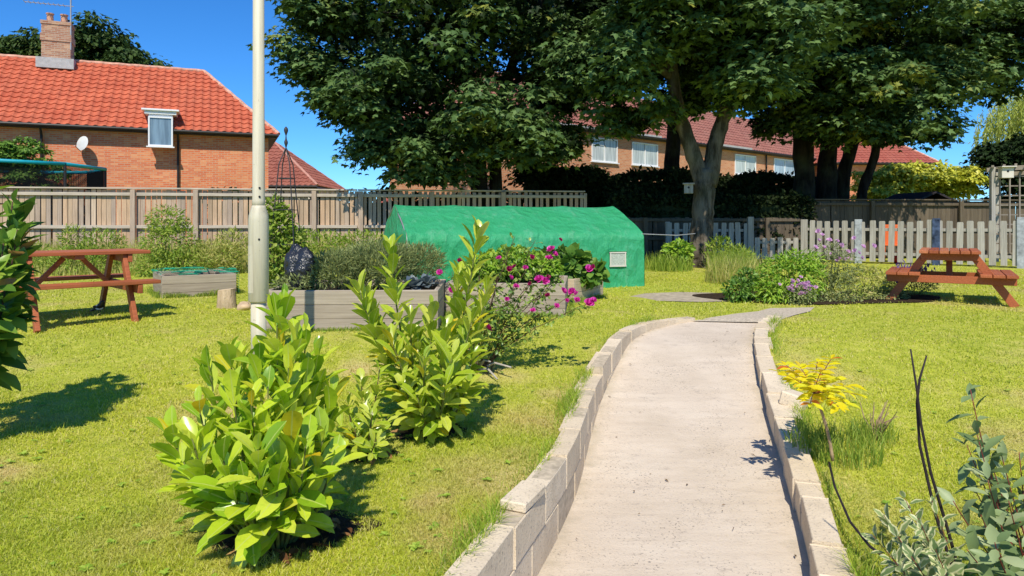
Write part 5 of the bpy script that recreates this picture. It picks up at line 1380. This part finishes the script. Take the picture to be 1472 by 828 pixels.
# planting in the raised beds
def bed_plants():
    zt = Z1 + .33
    bushy('lavender_plant', 'wide grey-green lavender mass filling the long timber bed', 'plant', (-1.6, 7.5, zt), [L_(545, 380, 7.4, 62, 32, .42, 4), L_(485, 388, 7.2, 40, 28, .3, 2), L_(600, 380, 7.6, 40, 28, .35, 2)], M['l_lav'], 8200, .075, .14, 111, T_NARROW, .8, -1.1)
    bushy('mallow_plant', 'leafy grey-green plant in front of the black sack in the bed', 'plant', (-2.0, 6.98, zt), [L_(425, 408, 7.0, 36, 12, .12, 1.5), L_(460, 402, 6.98, 26, 14, .12, 1)], M['l_lav'], 700, .05, .3, 112, T_NARROW, .6, -.4)
    g = np.random.default_rng(113)
    for k, (px, py, q, lb) in enumerate(((592, 410, 7.1, 'bluish cabbage-like plant at the left of the bed corner'), (612, 406, 7.2, 'bluish cabbage-like plant at the right front corner of the bed'))):
        r = thing('cabbage_plant', lb, 'plant', pt(px, py + 8, q)); c = pt(px, py + 4, q); n = 34
        d = rand_dirs(g, n); d[:, 2] = np.abs(d[:, 2]); leaves('leaves', c + d * .03, d, g.normal(0, .2, (n, 3)) - d * [.3, .3, 0] + [0, 0, 1], g.uniform(.08, .14, n), g.uniform(.07, .11, n), T_OVAL, M['l_cabbage'], r, smooth=True)
    zt2 = Z2 + .32
    bushy('potato_plant', 'green leafy crop in the timber bed behind the rose', 'plant', (-.05, 8.35, zt2), [L_(735, 378, 8.3, 44, 22, .35, 3), L_(700, 385, 8.2, 32, 18, .3, 2), L_(775, 385, 8.4, 30, 18, .3, 2)], M['l_bright'], 3200, .07, .55, 114)
    st = MB(); g = np.random.default_rng(115)
    zt3 = Z3 + .26
    bushy('squash_plant', 'broad dark green squash leaves in the tan timber bed', 'plant', (.62, 9.5, zt3), [L_(818, 384, 9.3, 30, 22, .3, 3), L_(846, 394, 9.3, 20, 14, .25, 1.5), L_(790, 380, 9.3, 20, 18, .25, 1.5)], M['l_mid'], 700, .14, .85, 116)
    # climber on the obelisk
    bushy('climbing_plant', 'leafy green climber growing up the iron obelisk', 'climber', (OB[0], OB[1], OBZ), [L_(404, 330, 8.25, 22, 32, .16, 2), L_(398, 375, 8.2, 24, 40, .18, 2), L_(425, 350, 8.3, 16, 26, .15, 1), L_(395, 300, 8.25, 14, 18, .1, .7)], M['l_weed'], 1500, .07, .55, 117)
bed_plants()

# rough growth along the fence
def bed_edges():
    g = np.random.default_rng(118); P = []
    for (bx, by), rz, L, D in ((BED1, R(2), 1.70, 1.3), (BED2, R(-6), 1.35, 1.15), (BED3, R(-28), .95, 1.0), (BED4, R(33), .95, 1.05)):
        n = int(700 * (L + D)); s_ = g.uniform(-1, 1, n); side = g.uniform(size=n) < L / (L + D); k = np.sign(g.normal(size=n)); o = np.abs(g.normal(0, .035, n)) + .02
        x = np.where(side, s_ * L / 2, k * (L / 2 + o)); y = np.where(side, -(D / 2 + o), s_ * D / 2)
        P.append(np.stack([bx + x * math.cos(rz) - y * math.sin(rz), by + x * math.sin(rz) + y * math.cos(rz)], 1))
    P = np.concatenate(P); n = len(P); hh = g.uniform(.03, .11, n) * (.4 + np.abs(np.sin(5 * P[:, 0]) * np.sin(4 * P[:, 1] + 1)))
    o = blades('bed_edge_grass', np.stack([P[:, 0], P[:, 1], lawn_z(P[:, 0], P[:, 1])], 1), hh, .008, g.uniform(.2, .8, n), M['l_weed'], None, None, g)
    tag(o, 'longer grass left by the mower around the timber beds', 'grass', kind='stuff')
bed_edges()
def fence_weeds():
    bushy('willow_shrub', 'tall loose weedy shrub standing against the sunny board fence', 'shrub', (-6.5, 13.2, .6), [L_(245, 350, 13.2, 40, 34, .6, 3), L_(240, 318, 13.2, 26, 22, .4, 1.6), L_(262, 380, 13.0, 44, 20, .5, 2), L_(225, 385, 13.0, 30, 18, .4, 1.5)], M['l_weed'], 3800, .09, .32, 121, T_NARROW)
    bushy('weed_clump', 'yellow-green weeds behind the left picnic table', 'weeds', (-8.3, 13.6, .6), [L_(120, 375, 13.6, 60, 22, .6, 3), L_(150, 350, 13.8, 30, 22, .4, 1.2), L_(105, 345, 13.8, 16, 22, .3, .8)], M['l_weed'], 2600, .09, .3, 122, T_NARROW, .5, -.5)
    bushy('weed_clump', 'weeds at the foot of the fence left of the lamp post', 'weeds', (-5.6, 13.4, .6), [L_(310, 370, 13.4, 40, 24, .5, 3), L_(335, 350, 13.6, 24, 20, .4, 1)], M['l_straw'], 2200, .10, .22, 123, T_NARROW, .4, -.9)
    bushy('weed_clump', 'weeds behind the herb bed, below the fence', 'weeds', (-3.9, 13.6, .6), [L_(450, 350, 13.6, 60, 18, .5, 2), L_(520, 345, 13.9, 40, 12, .5, 1)], M['l_weed'], 1700, .09, .3, 124, T_NARROW, .5, -.5)
    bushy('weed_clump', 'rough green growth at the far left foot of the fence', 'weeds', (-10.6, 13.8, .6), [L_(20, 370, 13.8, 60, 26, .6, 2)], M['l_weed'], 1500, .09, .3, 125, T_NARROW, .5, -.5)
    g = np.random.default_rng(126); n = 15000
    x = g.uniform(-11.5, -2.2, n); yf = 15.9 + (x + 13.2) * .166; y = yf - .15 - g.uniform(0, 1, n) ** 1.2 * 3.6
    keep = (np.hypot(x - BED4[0], y - BED4[1]) > .8)
    x, y = x[keep], y[keep]; n = len(x)
    o = blades('long_grass', np.stack([x, y, lawn_z(x, y)], 1), g.uniform(.2, .75, n) * np.clip(.35 + (y - (yf[keep] - 3.6)) / 3.0, .35, 1), .013, g.uniform(.15, .6, n), M['l_straw'], None, None, g)
    tag(o, 'unmown long grass growing along the foot of the board fence', 'grass', kind='stuff')
fence_weeds()

# ------------------------------------------------------------------ foreground right
def yellow_plant():
    g = np.random.default_rng(131); bx, d = 1.80, 3.95; z = gz(bx, d); base = np.array([bx, d, z])
    r = thing('yellow_seedling', 'small plant with bright yellow compound leaves leaning beside the right kerb', 'plant', base)
    top = pt(1170, 566, 3.9)
    sm = MB(); path = stem_curve(pt(1197, 662, 3.9), top, (.03, 0, .02), 12); sm.tube(path, np.linspace(.010, .007, 12), 7)
    sm.build('stem', M['stem_tan'], r, smooth=True)
    P, D, N, L = [], [], [], []; rm = MB()
    for px, py, dd in ((1120, 535, 3.8), (1150, 528, 4.0), (1195, 516, 4.05), (1200, 545, 3.8), (1235, 568, 3.9), (1205, 585, 3.75), (1165, 580, 3.7), (1215, 580, 4.1), (1140, 545, 4.1), (1180, 535, 3.7), (1175, 520, 4.15), (1160, 555, 3.6), (1190, 560, 3.65), (1225, 555, 4.1), (1195, 572, 4.2), (1130, 525, 4.1)):
        t = pt(px, py, dd); q = stem_curve(top, t, (0, 0, .03), 9); rm.tube(q, .002, 4); ax = unit(t - top); sd = unit(np.cross(ax, [0, 0, 1.]))
        for i in range(2, 9):
            for s in (-1, 1):
                P.append(q[i]); D.append(ax * .5 + sd * s + g.normal(0, .12, 3)); N.append(np.array([0, -.25, 1.]) + g.normal(0, .25, 3)); L.append(.068 * g.uniform(.7, 1.25))
        P.append(q[8]); D.append(ax); N.append([0, 0, 1]); L.append(.05)
    rm.build('leaf_stalks', M['stem_red'], r); L = np.array(L); leaves('leaves', P, D, N, L, L * .48, T_OVAL, M['l_yellow'], r)
    o = MB().tube([pt(1192, 665, 3.8), pt(1200, 700, 3.5), pt(1222, 750, 3.15), pt(1250, 785, 2.9), pt(1300, 822, 2.7), pt(1350, 850, 2.6)], [.006, .006, .006, .006, .005, .004], 6).build('trailing_stem', M['stem_dark'], None, smooth=True)
    tag(o, 'dark bare stem arching down from the yellow plant to the corner', 'stem')
yellow_plant()
def twigs():
    zb = gz(1.62, 2.45)
    r = thing('bare_twigs', 'two thin dark leafless twigs crossing in front of the right lawn', 'twigs', (1.62, 2.5, zb))
    for pts in (((1375, 835, 2.5), (1345, 740, 2.5), (1322, 640, 2.5), (1318, 580, 2.5), (1322, 545, 2.5), (1332, 511, 2.5)), ((1384, 840, 2.52), (1362, 760, 2.5), (1338, 680, 2.5), (1324, 610, 2.48), (1318, 560, 2.48), (1309, 502, 2.48))):
        P = [pt(*p) for p in pts]; P = [np.array([P[0][0] + .02, P[0][1], zb - .02])] + P
        MB().tube(P, [.0075, .007, .006, .0055, .005, .0045, .003], 6).build('twig', M['stem_dark'], r, smooth=True)
    # dried stalks on the lawn
    c = pt(1262, 605, 4.35); z = gz(c[0], c[1]); g = np.random.default_rng(141); m = MB()
    for k in range(16):
        a = g.normal(0, .07, 2); m.tube([(c[0] + g.normal(0, .015), c[1] + g.normal(0, .015), z - .01), (c[0] + a[0] * .6, c[1] + a[1] * .6, z + .12), (c[0] + a[0] + .03, c[1] + a[1], z + g.uniform(.15, .26))], [.005, .004, .002], 5)
    tag(m.build('dead_stalks', M['stem_tan'], None, origin=(c[0], c[1], z)), 'bundle of bleached dead stalks standing in the right lawn', 'stalks')
    tuft('long_grass', 'lush long grass growing around the yellow plant by the kerb', (1.92, 4.15), 480, .17, .26, M['l_weed'], 142, .006, .7)
    tuft('long_grass', 'long grass tuft at the foot of the bleached dead stalks', (c[0] - .03, c[1]), 200, .16, .14, M['l_weed'], 143, .006, .8)
twigs()
def dogwood():
    g = np.random.default_rng(151)
    bx, d = 1.62, 2.32; z = gz(bx, d); base = np.array([bx, d, z]); st = []
    for px, py, dd in ((1300, 715, 2.35), (1270, 740, 2.3), (1290, 770, 2.25), (1320, 745, 2.2), (1340, 720, 2.4), (1255, 770, 2.35), (1310, 800, 2.15), (1345, 790, 2.1), (1280, 800, 2.2), (1330, 770, 2.3)):
        t = pt(px, py, dd); st.append((base + [0, 0, -.02], t, ((t[0] - bx) * .1, 0, .02), .3))
    stem_shrub('variegated_dogwood', 'cream-edged variegated dogwood at the bottom right', 'shrub', base, st, M['l_varieg'], M['stem_red'], .062, .5, T_OVAL, 152, a0=1.4, a1=.6, spacing=.021, r0=.003, jitter=.5)
    bx, d = 1.98, 2.55; z = gz(bx, d); base = np.array([bx, d, z]); st = []
    for px, py, dd in ((1395, 560, 2.55), (1405, 625, 2.5), (1420, 690, 2.45), (1440, 655, 2.5), (1465, 650, 2.55), (1390, 640, 2.6), (1370, 720, 2.5), (1410, 740, 2.4), (1450, 720, 2.4), (1430, 780, 2.3), (1390, 790, 2.35), (1465, 780, 2.35), (1480, 700, 2.5), (1500, 660, 2.55), (1520, 740, 2.5), (1400, 700, 2.6), (1445, 690, 2.6), (1425, 665, 2.6)):
        t = pt(px, py, dd); st.append((base + [g.normal(0, .02), 0, -.02], t, ((t[0] - bx) * .15, 0, .02), .45 if py < 640 else .25))
    stem_shrub('dogwood_shrub', 'grey-green leafy dogwood in the bottom right corner', 'shrub', base, st, M['l_dogwood'], M['stem_red'], .092, .44, T_OVAL, 153, a0=1.75, a1=.85, spacing=.042, r0=.0045, jitter=.55)
dogwood()

# ------------------------------------------------------------------ lawn grass
def grass():
    g = np.random.default_rng(161); n = 640000
    # even cover as seen: density falls with the square of the distance
    y = 1 / (1 / 2.0 - g.uniform(size=n) * (1 / 2.0 - 1 / 16.0)); k = g.uniform(-1.2, 1.2, n); x = k * y
    soil = (np.hypot((x + .93) / .3, (y - 2.83) / .18) < 1) | (np.hypot((x + .49) / .17, (y - 4.16) / .13) < 1)
    bad = in_path(x, y, .10) | soil | ((np.abs(x - BED1[0]) < .93) & (np.abs(y - BED1[1]) < .66)) | ((np.abs(x - BED2[0]) < .7) & (np.abs(y - BED2[1]) < .62)) | (np.hypot(x - BED3[0], y - BED3[1]) < .62) | (np.hypot(x - BED4[0], y - BED4[1]) < .65)
    t = (y - 7.3) / 1.05; bad |= (y > 7.3) & (y < 8.42) & (x > 1.9 + t * 1.2 - .0) & (x < 2.75 + t * 1.05)
    bad |= (np.hypot((x - 2.35) / .85, (y - 9.45) / .52) < 1) | (np.hypot((x - 4.15) / 1.6, (y - 9.4) / .7) < 1)
    rr = np.array([1.73, 12.]); u = np.array([1, .35]) / np.hypot(1, .35); s = (x - rr[0]) * u[0] + (y - rr[1]) * u[1]; q = (x - rr[0]) * u[1] - (y - rr[1]) * u[0]
    bad |= (s > -3.76) & (s < 0) & (np.abs(q) < 1.08)
    x, y = x[~bad], y[~bad]; n = len(x)
    tall = .5 + .5 * np.sin(2.1 * x + 1.3 * np.sin(1.7 * y)) * np.sin(1.9 * y + x)
    cl = .5 + .5 * np.sin(7.3 * x + 2 * np.sin(3.1 * y)) * np.sin(6.1 * y + 2 * np.sin(2.7 * x)); tall = tall * .5 + cl
    h = g.uniform(.012, .030, n) * (.62 + .6 * tall) * np.where(g.uniform(size=n) < .012, 2.2, 1) * np.clip(1 + (y - 6) * .04, 1, 1.3)
    o = blades('lawn_grass', np.stack([x, y, lawn_z(x, y) - .004], 1), h, .0042 * np.clip(y / 3.2, .9, 3.2), g.uniform(.35, 1.15, n), M['grass'], None, None, g)
    tag(o, 'short mown grass blades covering the lawn', 'grass', kind='stuff')
    # longer fringe along both block walls
    ys = g.uniform(1.8, 7.2, 12000); left = g.uniform(size=12000) < .6
    cl = (.5 + .5 * np.sin(ys * 5.1) * np.sin(ys * 2.3 + 1)) ** 1.5
    keep = g.uniform(size=12000) < (.15 + .85 * cl); ys, left, cl = ys[keep], left[keep], cl[keep]; n = len(ys)
    off = np.abs(g.normal(0, .055, n)); xs = np.where(left, xl(ys) - .085 - off, xr(ys) + .14 + off)
    o = blades('verge_grass', np.stack([xs, ys, lawn_z(xs, ys)], 1), g.uniform(.03, .13, n) * (.4 + .8 * cl), .0045, g.uniform(.3, 1.1, n), M['l_bright_grass'], None, None, g)
    tag(o, 'longer unmown grass fringe along the block walls', 'grass', kind='stuff')
    # wispy seed stalks
M['l_bright_grass'] = m_leaf('verge_grass', [(0, (.22, .38, .03)), (.5, (.36, .50, .045)), (.85, (.52, .57, .09)), (1, (.7, .6, .24))], .4, .01, .5)
grass()
def lawn_weeds():
    g = np.random.default_rng(165); P = []; D = []; N = []; L = []
    for k in range(420):
        y = 1 / (1 / 2.1 - g.uniform() * (1 / 2.1 - 1 / 11.)); x = g.uniform(-.78, .78) * y
        if in_path(x, y, .2) or abs(x + .93) < .4 and abs(y - 2.83) < .3 or y > 6.7 and abs(x + .9) < 1.8: continue
        n = g.integers(4, 9); s = g.uniform(.012, .034); z = gz(x, y) + .012
        for i in range(n):
            a = 2.4 * i + g.uniform(0, 1); d = np.array([math.cos(a), math.sin(a), g.uniform(.1, .5)]); P.append((x, y, z)); D.append(d); N.append(np.array([-d[0] * .3, -d[1] * .3, 1])); L.append(s * g.uniform(.7, 1.2))
    L = np.array(L); o = leaves('lawn_weeds', P, D, N, L, L * .6, T_OVAL, m_leaf('clover_leaf', [(0, (.24, .40, .04)), (.6, (.36, .52, .06)), (1, (.50, .62, .10))], .3, .01))
    tag(o, 'low clover and small flat weeds growing through the mown lawn', 'weeds', kind='stuff')
lawn_weeds()
# litter on the ramp
def litter():
    g = np.random.default_rng(171); P = []; n = 34
    y = g.uniform(2.8, 7.0, n); t = np.where(g.uniform(size=n) < .6, g.uniform(.65, .98, n), g.uniform(.03, .6, n)); x = xl(y) + (xr(y) - xl(y)) * t
    a = g.uniform(0, 6.28, n)
    o = leaves('leaf_litter', np.stack([x, y, zp(y) + .012], 1), np.stack([np.cos(a), np.sin(a), 0 * a], 1), np.stack([g.normal(0, .2, n), g.normal(0, .2, n), np.ones(n)], 1), g.uniform(.015, .045, n), g.uniform(.003, .012, n), T_SMALL, m_leaf('dry_litter', [(0, (.10, .06, .03)), (1, (.25, .17, .09))], .1, .0))
    tag(o, 'scattered dry leaf scraps and twigs on the ramp', 'litter', kind='stuff')
litter()

# ------------------------------------------------------------------ light, sky, camera
ELEV, AZ = R(50), R(3)
tdir = Vector((math.sin(AZ) * math.cos(ELEV), math.cos(AZ) * math.cos(ELEV), -math.sin(ELEV)))
sd = bpy.data.lights.new('sun', 'SUN'); sd.energy = 5.0; sd.angle = R(.53); sd.color = (1, .94, .81)
so = bpy.data.objects.new('sun', sd); COL.objects.link(so); so.rotation_euler = tdir.to_track_quat('-Z', 'Y').to_euler(); so.location = (-3, -20, 25)
w = bpy.data.worlds.new('World'); scene.world = w; w.use_nodes = True; nt_ = w.node_tree; nt_.nodes.clear()
sky = nt_.nodes.new('ShaderNodeTexSky'); sky.sky_type = 'NISHITA'; sky.sun_disc = False; sky.sun_elevation = ELEV; sky.sun_rotation = math.pi + AZ; sky.air_density = .85; sky.dust_density = .0; sky.ozone_density = 4.0; sky.altitude = 100
hs = nt_.nodes.new('ShaderNodeHueSaturation'); hs.inputs['Saturation'].default_value = 1.08; hs.inputs['Value'].default_value = 1.28
bg = nt_.nodes.new('ShaderNodeBackground'); bg.inputs[1].default_value = .12; ow = nt_.nodes.new('ShaderNodeOutputWorld')
tn = nt_.nodes.new('ShaderNodeMix'); tn.data_type = 'RGBA'; tn.blend_type = 'MULTIPLY'; tn.inputs[0].default_value = 1; tn.inputs[7].default_value = (.50, .80, 1.12, 1)
nt_.links.new(sky.outputs[0], tn.inputs[6]); nt_.links.new(tn.outputs[2], hs.inputs['Color']); nt_.links.new(hs.outputs[0], bg.inputs[0]); nt_.links.new(bg.outputs[0], ow.inputs[0])
cd = bpy.data.cameras.new('camera'); co = bpy.data.objects.new('camera', cd); COL.objects.link(co)
cd.sensor_width = 36; cd.lens = 36 * 1000 / 1472; cd.shift_y = -94 / 1472; cd.clip_start = .05; cd.clip_end = 2000
co.location = (0, 0, EYE); co.rotation_euler = (R(90), 0, 0); scene.camera = co
scene.view_settings.view_transform = 'Standard'; scene.view_settings.look = 'None'; scene.view_settings.exposure = 0; scene.view_settings.gamma = 1
scene.cycles.max_bounces = 6; scene.cycles.diffuse_bounces = 3; scene.cycles.transparent_max_bounces = 12
